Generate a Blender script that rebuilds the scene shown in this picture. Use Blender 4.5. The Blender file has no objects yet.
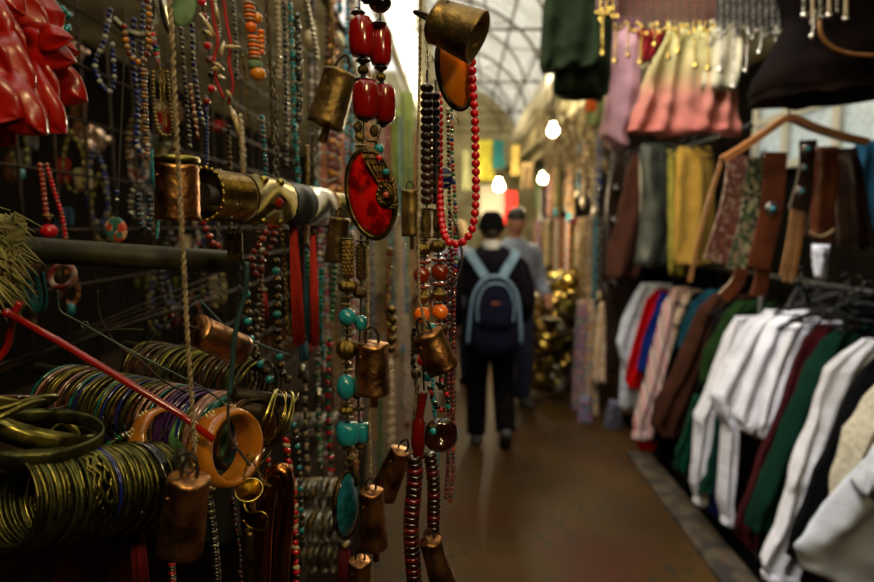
import bpy, math, random
from mathutils import Vector, Matrix, noise
R = random.Random(11)
PI = math.pi
V = Vector
sc = bpy.context.scene
C = sc.collection
F = 600.0
PITCH = math.radians(6.3)
CAMP = V((0, 0, 1.66))
cP, sP = math.cos(PITCH), math.sin(PITCH)
YAW = 0.038


def W(px, py, Y):
    xc = (px - 437) / F
    yc = (291 - py) / F
    d = V((xc, cP + yc * sP, -sP + yc * cP))
    return CAMP + d * (Y / d.y)


# ------------------------------------------------------------------ materials
MATS = {}


def mat(name, c1, c2=None, rough=0.5, metal=0.0, scale=30, bump=0.0, bscale=None, coat=0.0, emit=None,
        estr=0, lo=0.35, hi=0.65, trans=0.0, spec=0.5, sheen=0.0, bdist=0.002):
    if name in MATS:
        return MATS[name]
    m = bpy.data.materials.new(name)
    m.use_nodes = True
    nt = m.node_tree
    b = nt.nodes['Principled BSDF']
    b.inputs['Roughness'].default_value = rough
    b.inputs['Metallic'].default_value = metal
    b.inputs['Coat Weight'].default_value = coat
    b.inputs['Coat Roughness'].default_value = 0.12
    b.inputs['Specular IOR Level'].default_value = spec
    b.inputs['Transmission Weight'].default_value = trans
    b.inputs['Sheen Weight'].default_value = sheen
    if emit:
        b.inputs['Emission Color'].default_value = (*emit, 1)
        b.inputs['Emission Strength'].default_value = estr
    c2 = c2 or tuple(x * 0.6 for x in c1)
    if not emit:
        c1, c2 = [tuple(x if x > .45 else .45 * (x / .45) ** 1.22 for x in c) for c in (c1, c2)]
    tc = nt.nodes.new('ShaderNodeTexCoord')
    nz = nt.nodes.new('ShaderNodeTexNoise')
    nz.inputs['Scale'].default_value = scale
    nz.inputs['Detail'].default_value = 5
    nt.links.new(tc.outputs['Object'], nz.inputs['Vector'])
    rp = nt.nodes.new('ShaderNodeValToRGB')
    rp.color_ramp.elements[0].position = lo
    rp.color_ramp.elements[1].position = hi
    rp.color_ramp.elements[0].color = (*c2, 1)
    rp.color_ramp.elements[1].color = (*c1, 1)
    nt.links.new(nz.outputs['Fac'], rp.inputs['Fac'])
    nt.links.new(rp.outputs['Color'], b.inputs['Base Color'])
    if bump:
        n2 = nt.nodes.new('ShaderNodeTexNoise')
        n2.inputs['Scale'].default_value = bscale or scale * 3
        n2.inputs['Detail'].default_value = 4
        nt.links.new(tc.outputs['Object'], n2.inputs['Vector'])
        bp = nt.nodes.new('ShaderNodeBump')
        bp.inputs['Strength'].default_value = bump
        bp.inputs['Distance'].default_value = bdist
        nt.links.new(n2.outputs['Fac'], bp.inputs['Height'])
        nt.links.new(bp.outputs['Normal'], b.inputs['Normal'])
    MATS[name] = m
    return m


def stripes(name, cols, scale, axis='X', rough=0.9, bands='BANDS'):
    """woven stripes across an axis, sharp steps"""
    if name in MATS:
        return MATS[name]
    m = bpy.data.materials.new(name)
    m.use_nodes = True
    nt = m.node_tree
    b = nt.nodes['Principled BSDF']
    b.inputs['Roughness'].default_value = rough
    tc = nt.nodes.new('ShaderNodeTexCoord')
    sx = nt.nodes.new('ShaderNodeSeparateXYZ')
    nt.links.new(tc.outputs['Object'], sx.inputs[0])
    mu = nt.nodes.new('ShaderNodeMath')
    mu.operation = 'MULTIPLY'
    mu.inputs[1].default_value = scale
    nt.links.new(sx.outputs[axis], mu.inputs[0])
    fr = nt.nodes.new('ShaderNodeMath')
    fr.operation = 'FRACT'
    nt.links.new(mu.outputs[0], fr.inputs[0])
    rp = nt.nodes.new('ShaderNodeValToRGB')
    rp.color_ramp.interpolation = 'CONSTANT'
    n = len(cols)
    rp.color_ramp.elements[0].color = (*cols[0], 1)
    rp.color_ramp.elements[1].position = 1 / n
    rp.color_ramp.elements[1].color = (*cols[1], 1)
    for i in range(2, n):
        e = rp.color_ramp.elements.new(i / n)
        e.color = (*cols[i], 1)
    nt.links.new(fr.outputs[0], rp.inputs['Fac'])
    nt.links.new(rp.outputs['Color'], b.inputs['Base Color'])
    MATS[name] = m
    return m


def gradz(name, stops, z0, z1, rough=0.9):
    """dip-dyed cloth: dye bands along the height of the garment"""
    m = bpy.data.materials.new(name)
    m.use_nodes = True
    nt = m.node_tree
    b = nt.nodes['Principled BSDF']
    b.inputs['Roughness'].default_value = rough
    tc = nt.nodes.new('ShaderNodeTexCoord')
    sx = nt.nodes.new('ShaderNodeSeparateXYZ')
    nt.links.new(tc.outputs['Object'], sx.inputs[0])
    mr = nt.nodes.new('ShaderNodeMapRange')
    mr.inputs['From Min'].default_value = z0
    mr.inputs['From Max'].default_value = z1
    nt.links.new(sx.outputs['Z'], mr.inputs['Value'])
    rp = nt.nodes.new('ShaderNodeValToRGB')
    el = rp.color_ramp.elements
    el[0].position, el[0].color = stops[0][0], (*stops[0][1], 1)
    el[1].position, el[1].color = stops[-1][0], (*stops[-1][1], 1)
    for p, c in stops[1:-1]:
        e = el.new(p)
        e.color = (*c, 1)
    nt.links.new(mr.outputs[0], rp.inputs['Fac'])
    nt.links.new(rp.outputs['Color'], b.inputs['Base Color'])
    MATS[name] = m
    return m


def patch(name, cols, scale, rough=0.9, metal=0.0, bump=0.3):
    """printed or mixed cloth: cells of several colours"""
    if name in MATS:
        return MATS[name]
    m = bpy.data.materials.new(name)
    m.use_nodes = True
    nt = m.node_tree
    b = nt.nodes['Principled BSDF']
    b.inputs['Roughness'].default_value = rough
    b.inputs['Metallic'].default_value = metal
    tc = nt.nodes.new('ShaderNodeTexCoord')
    vo = nt.nodes.new('ShaderNodeTexVoronoi')
    vo.inputs['Scale'].default_value = scale
    nt.links.new(tc.outputs['Object'], vo.inputs['Vector'])
    sx = nt.nodes.new('ShaderNodeSeparateXYZ')
    nt.links.new(vo.outputs['Color'], sx.inputs[0])
    rp = nt.nodes.new('ShaderNodeValToRGB')
    rp.color_ramp.interpolation = 'CONSTANT'
    n = len(cols)
    rp.color_ramp.elements[0].color = (*cols[0], 1)
    rp.color_ramp.elements[1].position = 1 / n
    rp.color_ramp.elements[1].color = (*cols[1], 1)
    for i in range(2, n):
        e = rp.color_ramp.elements.new(i / n)
        e.color = (*cols[i], 1)
    nt.links.new(sx.outputs['X'], rp.inputs['Fac'])
    nt.links.new(rp.outputs['Color'], b.inputs['Base Color'])
    bp = nt.nodes.new('ShaderNodeBump')
    bp.inputs['Strength'].default_value = bump
    bp.inputs['Distance'].default_value = 0.003
    nt.links.new(vo.outputs['Distance'], bp.inputs['Height'])
    nt.links.new(bp.outputs['Normal'], b.inputs['Normal'])
    MATS[name] = m
    return m


def bead(name, c, rough=0.18, c2=None, **k):
    return mat('bead_' + name, c, c2 or tuple(x * 0.45 for x in c), rough=rough, scale=120, coat=0.6, **k)


BRASS = mat('aged_brass', (0.42, 0.30, 0.10), (0.10, 0.065, 0.02), rough=0.38, metal=1, scale=60, bump=0.3)
BRASSD = mat('dark_brass', (0.22, 0.15, 0.06), (0.035, 0.025, 0.012), rough=0.42, metal=1, scale=90, bump=0.4)
GOLD = mat('bright_gold', (0.75, 0.55, 0.16), (0.35, 0.22, 0.05), rough=0.25, metal=1, scale=60)
GOLDG = mat('greenish_gold', (0.48, 0.42, 0.13), (0.15, 0.12, 0.03), rough=0.32, metal=1, scale=50, bump=0.2)
COPPER = mat('aged_copper', (0.66, 0.34, 0.14), (0.16, 0.07, 0.035), rough=0.36, metal=1, scale=55, bump=0.6, bscale=150, lo=0.36, hi=0.62)
COPPERB = mat('bright_copper', (0.62, 0.27, 0.09), (0.25, 0.09, 0.03), rough=0.22, metal=1, scale=15)
BRONZE = mat('dull_bronze', (0.40, 0.28, 0.11), (0.08, 0.055, 0.025), rough=0.42, metal=0.9, scale=50, bump=0.6, bscale=140, lo=0.3, hi=0.7)
SILVER = mat('silver', (0.72, 0.68, 0.58), (0.4, 0.36, 0.28), rough=0.3, metal=1, scale=40)
SILVERD = mat('tarnished_silver', (0.40, 0.37, 0.30), (0.10, 0.09, 0.07), rough=0.4, metal=1, scale=80, bump=0.3)
IRON = mat('brown_iron', (0.07, 0.045, 0.028), (0.025, 0.016, 0.01), rough=0.55, metal=0.6, scale=40)
BLACK = mat('black_plastic', (0.010, 0.010, 0.010), (0.006, 0.006, 0.006), spec=.2, rough=0.5, scale=40)
CORD = mat('dark_cord', (0.05, 0.035, 0.02), (0.02, 0.014, 0.01), rough=0.8, scale=200)
ROPE = mat('twisted_rope', (0.42, 0.33, 0.20), (0.13, 0.09, 0.05), rough=0.6, scale=300, bump=0.4)
REDB = bead('deep_red_stone', (0.42, 0.012, 0.01), c2=(0.10, 0.006, 0.005))
CORAL = bead('coral_red', (0.62, 0.015, 0.025), c2=(0.5, 0.01, 0.02))
DARKB = bead('dark_wood', (0.075, 0.035, 0.02), rough=0.3)
BLACKB = bead('black', (0.012, 0.010, 0.010))
TURQ = bead('turquoise', (0.03, 0.31, 0.37), c2=(0.015, 0.17, 0.21))
BLUEB = bead('cobalt', (0.02, 0.04, 0.30))
ORANGE = bead('orange', (0.85, 0.22, 0.015), c2=(0.75, 0.13, 0.01))
AMBER = bead('amber', (0.34, 0.045, 0.006), c2=(0.09, 0.010, 0.003))
AMBERY = bead('yellow_amber', (0.75, 0.33, 0.03), c2=(0.5, 0.16, 0.01))
GARNET = bead('garnet', (0.16, 0.008, 0.012), c2=(0.045, 0.004, 0.006))
BONE = bead('bone', (0.62, 0.50, 0.32), c2=(0.4, 0.3, 0.17))
WOODB = bead('pale_wood', (0.42, 0.24, 0.10), c2=(0.2, 0.1, 0.04))
GREENB = bead('green_glass', (0.02, 0.25, 0.09))
PINKB = bead('pink_glass', (0.6, 0.12, 0.2))
CLEARB = bead('pale_glass', (0.6, 0.6, 0.55))


# ------------------------------------------------------------------ mesh building
class MB:
    def __init__(s):
        s.v, s.f, s.m, s.mats, s.sm = [], [], [], [], []

    def mi(s, m):
        if m not in s.mats:
            s.mats.append(m)
        return s.mats.index(m)

    def rings(s, rs, m, closed=False, caps=True, smooth=True, wrap=True):
        k = s.mi(m)
        b0 = len(s.v)
        n = len(rs[0])
        for r in rs:
            s.v += [tuple(p) for p in r]
        L = len(rs)
        for i in range(L if closed else L - 1):
            a = b0 + i * n
            b = b0 + ((i + 1) % L) * n
            for j in range(n if wrap else n - 1):
                j2 = (j + 1) % n
                s.f.append((a + j, a + j2, b + j2, b + j))
                s.m.append(k)
                s.sm.append(smooth)
        if caps and not closed and wrap:
            s.f.append(tuple(b0 + j for j in range(n))[::-1])
            s.m.append(k)
            s.sm.append(False)
            e = b0 + (L - 1) * n
            s.f.append(tuple(e + j for j in range(n)))
            s.m.append(k)
            s.sm.append(False)
        return s

    def lathe(s, prof, M, m, n=16, caps=False, smooth=True):
        rs = []
        for r, z in prof:
            r = max(r, 1e-5)
            rs.append([M @ V((r * math.cos(2 * PI * j / n), r * math.sin(2 * PI * j / n), z)) for j in range(n)])
        return s.rings(rs, m, caps=caps, smooth=smooth)

    def sphere(s, c, r, m, n=10, k=6, sc=(1, 1, 1), M=None):
        M = M or Matrix()
        M = Matrix.Translation(c) @ M @ Matrix.Diagonal((r * sc[0], r * sc[1], r * sc[2], 1))
        return s.lathe([(math.sin(PI * i / k), -math.cos(PI * i / k)) for i in range(k + 1)], M, m, n)

    def box(s, c, d, m, M=None):
        M = Matrix.Translation(c) @ (M or Matrix())
        k = s.mi(m)
        b = len(s.v)
        for x in (-1, 1):
            for y in (-1, 1):
                for z in (-1, 1):
                    s.v.append(tuple(M @ V((x * d[0] / 2, y * d[1] / 2, z * d[2] / 2))))
        for q in ((0, 1, 3, 2), (4, 6, 7, 5), (0, 4, 5, 1), (2, 3, 7, 6), (0, 2, 6, 4), (1, 5, 7, 3)):
            s.f.append(tuple(b + i for i in q))
            s.m.append(k)
            s.sm.append(False)
        return s

    def tube(s, pts, r, m, n=8, closed=False, flat=None):
        """sweep of a round (or flat=(w,t) ribbon) section"""
        pts = [V(p) for p in pts]
        L = len(pts)
        rs = []
        up = None
        for i in range(L):
            if closed:
                t = pts[(i + 1) % L] - pts[i - 1]
            else:
                t = pts[min(i + 1, L - 1)] - pts[max(i - 1, 0)]
            if t.length < 1e-9:
                t = V((0, 0, 1))
            t.normalize()
            if up is None:
                up = V((0, 1, 0)) if abs(t.y) < 0.8 else V((1, 0, 0))
            a = t.cross(up)
            if a.length < 1e-4:
                a = t.cross(V((0.3, 0.5, 0.8)))
            a.normalize()
            u = a.cross(t).normalized()
            up = u
            rr = r[i] if isinstance(r, (list, tuple)) else r
            if flat:
                w, h = flat
                rs.append([pts[i] + a * w / 2 * x + u * h / 2 * y for x, y in ((-1, -1), (1, -1), (1, 1), (-1, 1))])
            else:
                rs.append([pts[i] + (a * math.cos(2 * PI * j / n) + u * math.sin(2 * PI * j / n)) * rr for j in range(n)])
        return s.rings(rs, m, closed=closed, smooth=not flat)

    def torus(s, c, Rr, r, m, M=None, n=20, k=6, sc=(1, 1)):
        M = Matrix.Translation(c) @ (M or Matrix())
        rs = []
        for i in range(n):
            a = 2 * PI * i / n
            rs.append([M @ V(((Rr + r * math.cos(2 * PI * j / k)) * math.cos(a) * sc[0],
                              (Rr + r * math.cos(2 * PI * j / k)) * math.sin(a) * sc[1],
                              r * math.sin(2 * PI * j / k))) for j in range(k)])
        return s.rings(rs, m, closed=True)

    def mesh(s, name, origin=None):
        me = bpy.data.meshes.new(name)
        o = V(origin) if origin is not None else V((0, 0, 0))
        me.from_pydata([tuple(V(p) - o) for p in s.v], [], s.f)
        for m in s.mats:
            me.materials.append(m)
        me.polygons.foreach_set('material_index', s.m)
        me.polygons.foreach_set('use_smooth', s.sm)
        me.update()
        return me

    def cen(s):
        n = max(1, len(s.v))
        return V((sum(p[0] for p in s.v) / n, sum(p[1] for p in s.v) / n, sum(p[2] for p in s.v) / n))

    def build(s, name, parent=None, origin=None, label=None, cat=None, group=None, kind=None):
        if origin is None:
            origin = s.cen()
        o = bpy.data.objects.new(name, s.mesh(name, origin))
        C.objects.link(o)
        if parent is not None:
            o.parent = parent
            o.location = V(origin) - absloc(parent)
        else:
            o.location = V(origin)
        tag(o, label, cat, group, kind)
        return o


def absloc(o):
    l = V(o.location)
    while o.parent is not None:
        o = o.parent
        l += o.location
    return l


def tag(o, label=None, cat=None, group=None, kind=None):
    for k, v in (('label', label), ('category', cat), ('group', group), ('kind', kind)):
        if v:
            o[k] = v
    return o


def empty(name, loc, label=None, cat=None, group=None):
    o = bpy.data.objects.new(name, None)
    o.empty_display_size = 0.02
    C.objects.link(o)
    o.location = V(loc)
    return tag(o, label, cat, group)


def inst(mesh, name, parent, loc, scale=(1, 1, 1), rot=None):
    o = bpy.data.objects.new(name, mesh)
    C.objects.link(o)
    o.parent = parent
    o.location = V(loc) - absloc(parent)
    o.scale = scale
    if rot is not None:
        o.rotation_euler = rot
    return o


def smooth(pts, k=6, closed=False):
    """catmull-rom through points"""
    pts = [V(p) for p in pts]
    out = []
    n = len(pts)
    for i in range(n if closed else n - 1):
        if closed:
            p0, p1, p2, p3 = pts[i - 1], pts[i], pts[(i + 1) % n], pts[(i + 2) % n]
        else:
            p0, p1, p2, p3 = pts[max(i - 1, 0)], pts[i], pts[i + 1], pts[min(i + 2, n - 1)]
        for j in range(k):
            t = j / k
            out.append(0.5 * ((2 * p1) + (p2 - p0) * t + (2 * p0 - 5 * p1 + 4 * p2 - p3) * t * t + (3 * p1 - p0 - 3 * p2 + p3) * t ** 3))
    if not closed:
        out.append(pts[-1])
    return out


def along(pts, step):
    """points every step metres of a polyline, with tangent"""
    out = []
    acc = 0
    nxt = 0
    for a, b in zip(pts, pts[1:]):
        L = (b - a).length
        if L < 1e-9:
            continue
        while nxt <= acc + L:
            t = (nxt - acc) / L
            out.append((a.lerp(b, t), (b - a).normalized()))
            nxt += step
        acc += L
    return out


def align(t):
    """matrix turning +Z to t"""
    return V((0, 0, 1)).rotation_difference(V(t)).to_matrix().to_4x4()


def frame(o, x, y, z):
    M = Matrix((x, y, z)).transposed().to_4x4()
    M.translation = o
    return M


# ------------------------------------------------------------------ bead meshes (unit size, axis Z = cord)
UNIT = {}


def unit(shape, m, n=16):
    key = (shape, m.name, n)
    if key in UNIT:
        return UNIT[key]
    b = MB()
    I = Matrix()
    if shape == 'round':
        k = 10
        pr = [(math.sin(PI * i / k), -math.cos(PI * i / k)) for i in range(k + 1)]
        b.lathe(pr, I, m, n)
    elif shape == 'disc':      # flattened, rounded rim
        pr = [(0.2, -0.5), (0.7, -0.48), (0.93, -0.3), (1, 0), (0.93, 0.3), (0.7, 0.48), (0.2, 0.5)]
        b.lathe(pr, I, m, n)
    elif shape == 'barrel':
        pr = [(0.25, -1), (0.75, -0.97), (0.93, -0.7), (1, -0.2), (1, 0.2), (0.93, 0.7), (0.75, 0.97), (0.25, 1)]
        b.lathe(pr, I, m, n)
    elif shape == 'bicone':
        pr = [(0.35, -1), (0.4, -0.7), (0.75, -0.35), (1, -0.1), (1, 0.1), (0.75, 0.35), (0.4, 0.7), (0.35, 1)]
        b.lathe(pr, I, m, n)
    elif shape == 'ribbed':    # melon bead with gadroons
        rs = []
        nn = 36
        for i in range(13):
            a = PI * i / 12
            rs.append([V((math.sin(a) * (1 + 0.09 * math.cos(9 * 2 * PI * j / nn)) * math.cos(2 * PI * j / nn),
                          math.sin(a) * (1 + 0.09 * math.cos(9 * 2 * PI * j / nn)) * math.sin(2 * PI * j / nn), -math.cos(a))) for j in range(nn)])
        b.rings(rs, m, caps=False)
    elif shape == 'turned':    # long turned tube with collars
        pr = [(0.5, -1), (0.9, -0.97), (0.95, -0.9), (0.6, -0.84), (0.8, -0.78), (0.8, -0.7), (0.6, -0.64), (0.78, -0.4), (0.85, 0),
              (0.78, 0.4), (0.6, 0.64), (0.8, 0.7), (0.8, 0.78), (0.6, 0.84), (0.95, 0.9), (0.9, 0.97), (0.5, 1)]
        b.lathe(pr, I, m, n)
    elif shape == 'filigree':  # tube studded with rows of granules
        b.lathe([(0.6, -1), (0.8, -0.95), (0.8, 0.95), (0.6, 1)], I, m, n)
        for i in range(9):
            for j in range(8):
                a = 2 * PI * (j + 0.5 * (i % 2)) / 8
                b.sphere(V((0.82 * math.cos(a), 0.82 * math.sin(a), -0.8 + 0.2 * i)), 0.26, m, 6, 4, sc=(1, 1, 0.42))
    elif shape == 'flower':
        for j in range(8):
            a = 2 * PI * j / 8
            b.sphere(V((0.62 * math.cos(a), 0.62 * math.sin(a), 0)), 0.38, m, 8, 5, sc=(1, 1, 0.9))
        b.lathe([(0.3, -0.4), (0.6, -0.3), (0.6, 0.3), (0.3, 0.4)], I, m, 10)
    UNIT[key] = b.mesh('bead')
    return UNIT[key]


def hero_bead(parent, px, py, Y, rx, ry, m, shape='round', ang=0, name='bead', depth=None):
    """one bead as a part; rx, ry in pixels at that distance"""
    s = Y / F
    p = W(px, py, Y)
    return inst(unit(shape, m), name, parent, p, (rx * s, rx * s if depth is None else depth, ry * s), (0, math.radians(ang), 0))


def strand_beads(parent, pts, r, step, ms, shape='round', ry=None, name='bead'):
    """beads along a world polyline"""
    out = []
    for i, (p, t) in enumerate(along(pts, step)):
        m = ms[i % len(ms)] if isinstance(ms, (list, tuple)) else ms
        k = 1 + 0.06 * (R.random() - 0.5)
        o = inst(unit(shape, m), name, parent, p, (r * k, r * k, (ry or r) * k))
        o.rotation_euler = align(t).to_euler()
        out.append(o)
    return out


LOWN = 7


def necklace_mesh(b, pts, r, step, ms, style='bead'):
    """background strand, all beads in one mesh"""
    b.tube(pts[::2] if len(pts) > 8 else pts, r * 0.25, CORD, 4)
    for i, (p, t) in enumerate(along(pts, step)):
        m = ms[i % len(ms)]
        M = Matrix.Translation(p) @ align(t)
        if style == 'bead':
            b.lathe([(0, -r * .9), (r * .75, -r * .6), (r, 0), (r * .75, r * .6), (0, r * .9)], M, m, LOWN)
        elif style == 'disc':
            b.lathe([(0, -r * .5), (r * .9, -r * .4), (r, 0), (r * .9, r * .4), (0, r * .5)], M, m, 9)
        elif style == 'chain':
            Mt = M @ Matrix.Rotation(PI / 2 * (i % 2), 4, 'Z') @ Matrix.Rotation(PI / 2, 4, 'Y')
            b.torus(V((0, 0, 0)), r, r * .22, m, Mt, 9, 4, sc=(1.25, .8))
        elif style == 'tube':
            b.lathe([(r * .5, -step * .45), (r, -step * .35), (r, step * .35), (r * .5, step * .45)], M, m, 7)
        elif style == 'chips':
            b.sphere(p, r, m, 5, 3, sc=(1.3, .8, .7), M=Matrix.Rotation(R.random() * 6, 4, 'Y') @ Matrix.Rotation(R.random() * 3, 4, 'X'))
    return b


# ------------------------------------------------------------------ cloth pieces
def cloth(b, rows, Y, thick, m, folds=3.0, amp=0.012, seed=0, n=36, sub=5, ybend=0.0):
    """hanging cloth: rows are (py, xl, xr) measured on the plane at distance Y; a closed, thick, folded tube"""
    # interpolate the rows
    rr = []
    for i in range(len(rows) - 1):
        for j in range(sub):
            t = j / sub
            rr.append(tuple(rows[i][k] * (1 - t) + rows[i + 1][k] * t for k in range(3)))
    rr.append(rows[-1])
    rs = []
    L = len(rr)
    ph = seed * 1.7
    for i, (py, xl, xr) in enumerate(rr):
        v = i / (L - 1)
        a, c = W(xl, py, Y), W(xr, py, Y)
        cx, hw, z = (a.x + c.x) / 2, (c.x - a.x) / 2, a.z
        th = thick * min(1.0, 0.35 + v * 4)
        ring = []
        for j in range(n):
            t = 2 * PI * j / n
            cs, sn = math.cos(t), math.sin(t)
            x = cx + hw * math.copysign(abs(cs) ** 0.7, cs)
            u = (x - cx) / max(hw, 1e-4)
            fo = amp * min(1, v * 2.5 + .15) * (math.sin(folds * 2 * u + ph + 1.2 * v + 1.5 * noise.noise(V((u, v * 2, seed)))) +
                                            0.6 * noise.noise(V((u * 4 + seed, v * 6, seed * 3.1))))
            fo += amp * .55 * noise.noise(V((x * 14 + seed, v * 11, 3.3 * seed))) * min(1, v * 4)
            y = Y + ybend * v + th / 2 * math.copysign(abs(sn) ** 0.8, sn) + fo
            zz = z + 0.006 * noise.noise(V((x * 9, seed, v * 5)))
            if i == L - 1:
                zz += 0.01 * math.sin(5 * u + ph)
            ring.append(V((x + 0.006 * noise.noise(V((v * 7, seed, sn))), y, zz)))
        rs.append(ring)
    b.rings(rs, m)
    return b


def loft(b, secs, m, n=24, p=1.0, M=None):
    """secs: (x, y, z, rx, ry) horizontal ellipses"""
    M = M or Matrix()
    rs = []
    for (x, y, z, rx, ry) in secs:
        ring = []
        for j in range(n):
            t = 2 * PI * j / n
            cs, sn = math.cos(t), math.sin(t)
            ring.append(M @ V((x + rx * math.copysign(abs(cs) ** p, cs), y + ry * math.copysign(abs(sn) ** p, sn), z)))
        rs.append(ring)
    return b.rings(rs, m)


def limb(b, pts, rad, m, n=14, k=5):
    """smooth tapered limb along points"""
    P = smooth(pts, k)
    rr = []
    for i in range(len(P)):
        t = i / k
        a = min(int(t), len(rad) - 2)
        rr.append(rad[a] * (1 - (t - a)) + rad[a + 1] * (t - a))
    return b.tube(P, rr, m, n)

# ================================================================== camera, sky, lamps
cam = bpy.data.objects.new('camera', bpy.data.cameras.new('camera'))
C.objects.link(cam)
cam.location = CAMP
cam.rotation_euler = (PI / 2 - PITCH, 0, 0)
cam.data.sensor_width = 36
cam.data.lens = F / 874 * 36
cam.data.clip_start = 0.02
cam.data.dof.use_dof = True
cam.data.dof.focus_distance = 0.52
cam.data.dof.aperture_fstop = 4.3
sc.camera = cam
sc.view_settings.view_transform = 'Standard'
sc.view_settings.look = 'None'
sc.view_settings.gamma = 1
sc.view_settings.exposure = 0.0
wd = bpy.data.worlds.new('world')
sc.world = wd
wd.use_nodes = True
bgn = wd.node_tree.nodes['Background']
bgn.inputs['Color'].default_value = (1.0, 0.95, 0.84, 1)
bgn.inputs['Strength'].default_value = 1.3


def AX(x, Y):            # aisle frame: the aisle runs slightly to the right of the view
    return x + YAW * Y


def area(name, loc, size, power, col, aim, size_y=None, spread=PI):
    l = bpy.data.lights.new(name, 'AREA')
    l.shape = 'RECTANGLE'
    l.size = size
    l.size_y = size_y or size
    l.energy = power
    l.color = col
    l.spread = spread
    o = bpy.data.objects.new(name, l)
    C.objects.link(o)
    o.location = loc
    o.rotation_euler = (V(aim) - V(loc)).to_track_quat('-Z', 'Y').to_euler()
    return o


def point(name, loc, power, col, r=0.04):
    l = bpy.data.lights.new(name, 'POINT')
    l.energy = power
    l.color = col
    l.shadow_soft_size = r
    o = bpy.data.objects.new(name, l)
    C.objects.link(o)
    o.location = loc
    return o


# skylight over the aisle, lamps over the stalls, bulbs and added fills
area('skylight', (0.55, 2.0, 3.5), 0.8, 36, (0.99, 0.95, 0.98), (1.5, 2.7, 0.9), 2.4, spread=1.5)
area('skylight_far', (0.5, 7.5, 3.6), 1.4, 230, (1.0, 0.84, 0.52), (0.6, 7.5, 0), 5.0)
area('stall_lamp', (0.22, -0.55, 2.55), 0.22, 7.5, (1.0, 0.77, 0.34), (-0.1, 0.7, 1.7), 0.25)
area('bell_streak_fill', (0.55, -0.35, 2.05), 0.12, 2.4, (1.0, 0.80, 0.42), (0, 0.55, 1.6), 0.12)  # added front light that draws streaks on the bells, no lamp stands here
area('stall_lamp_left', (-0.75, 1.3, 2.9), 0.3, 3.2, (1.0, 0.84, 0.36), (-0.4, 1.3, 1.5), 0.9)
point('bulb_light', W(553, 131, 3.4) + V((-.05, .1, -.12)), 16, (1.0, .80, .48), .04)
point('bulb_light', W(543, 179, 6.0) + V((-.08, .1, -.15)), 42, (1.0, .80, .48), .05)
point('bulb_light', W(499, 186, 8.5) + V((0, -.2, -.2)), 70, (1.0, .82, .50), .07)
point('far_fill_light', (0.3, 11.5, 2.9), 110, (1.0, 0.78, 0.45), 0.1)  # added fill to brighten the far end, no bulb hangs here
point('aisle_left_light', (-0.05, 2.6, 2.75), 9, (1.0, 0.8, 0.5), 0.08)

# ================================================================== the hall
def slab(name, c, d, m, rz=0, kind='structure'):
    b = MB()
    b.box(V((0, 0, 0)), d, m, Matrix.Rotation(rz, 4, 'Z'))
    o = b.build(name, origin=(0, 0, 0), kind=kind)
    o.location = V(c)
    return o


# floor material: brown worn concrete with dark spots and red-brown patches
mf = bpy.data.materials.new('worn_concrete')
mf.use_nodes = True
nt = mf.node_tree
B = nt.nodes['Principled BSDF']
B.inputs['Roughness'].default_value = 0.5
tc = nt.nodes.new('ShaderNodeTexCoord')


def nnoise(scale, detail=5):
    n = nt.nodes.new('ShaderNodeTexNoise')
    n.inputs['Scale'].default_value = scale
    n.inputs['Detail'].default_value = detail
    nt.links.new(tc.outputs['Object'], n.inputs['Vector'])
    return n


def nramp(src, p0, c0, p1, c1):
    r = nt.nodes.new('ShaderNodeValToRGB')
    r.color_ramp.elements[0].position = p0
    r.color_ramp.elements[1].position = p1
    r.color_ramp.elements[0].color = (*c0, 1)
    r.color_ramp.elements[1].color = (*c1, 1)
    nt.links.new(src, r.inputs['Fac'])
    return r


def nmix(f, a, b2):
    x = nt.nodes.new('ShaderNodeMix')
    x.data_type = 'RGBA'
    nt.links.new(f, x.inputs['Factor'])
    nt.links.new(a, x.inputs[6])
    nt.links.new(b2, x.inputs[7])
    return x.outputs[2]


r1 = nramp(nnoise(1.6).outputs['Fac'], 0.3, (0.028, 0.013, 0.003), 0.7, (0.060, 0.030, 0.007))
r2 = nramp(nnoise(0.9).outputs['Fac'], 0.52, (0, 0, 0), 0.68, (0.8, 0.8, 0.8))
red = nt.nodes.new('ShaderNodeRGB')
red.outputs[0].default_value = (0.046, 0.011, 0.004, 1)
m1 = nmix(r2.outputs['Color'], r1.outputs['Color'], red.outputs[0])
vo = nt.nodes.new('ShaderNodeTexVoronoi')
vo.voronoi_dimensions = '2D'
vo.inputs['Scale'].default_value = 8
nt.links.new(tc.outputs['Object'], vo.inputs['Vector'])
r3 = nramp(vo.outputs['Distance'], 0.11, (1, 1, 1), 0.19, (0, 0, 0))
r4 = nramp(nnoise(2.0).outputs['Fac'], 0.5, (0, 0, 0), 0.56, (1, 1, 1))
mm = nt.nodes.new('ShaderNodeMath')
mm.operation = 'MULTIPLY'
nt.links.new(r3.outputs['Color'], mm.inputs[0])
nt.links.new(r4.outputs['Color'], mm.inputs[1])
dk = nt.nodes.new('ShaderNodeRGB')
dk.outputs[0].default_value = (0.010, 0.016, 0.010, 1)
m2 = nmix(mm.outputs[0], m1, dk.outputs[0])
B.inputs['Specular IOR Level'].default_value = 0.12
nt.links.new(m2, B.inputs['Base Color'])
bp = nt.nodes.new('ShaderNodeBump')
bp.inputs['Strength'].default_value = 0.25
nt.links.new(nnoise(25).outputs['Fac'], bp.inputs['Height'])
nt.links.new(bp.outputs['Normal'], B.inputs['Normal'])
slab('floor', (0.3, 7.0, -0.05), (8, 18, 0.1), mf)

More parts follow.
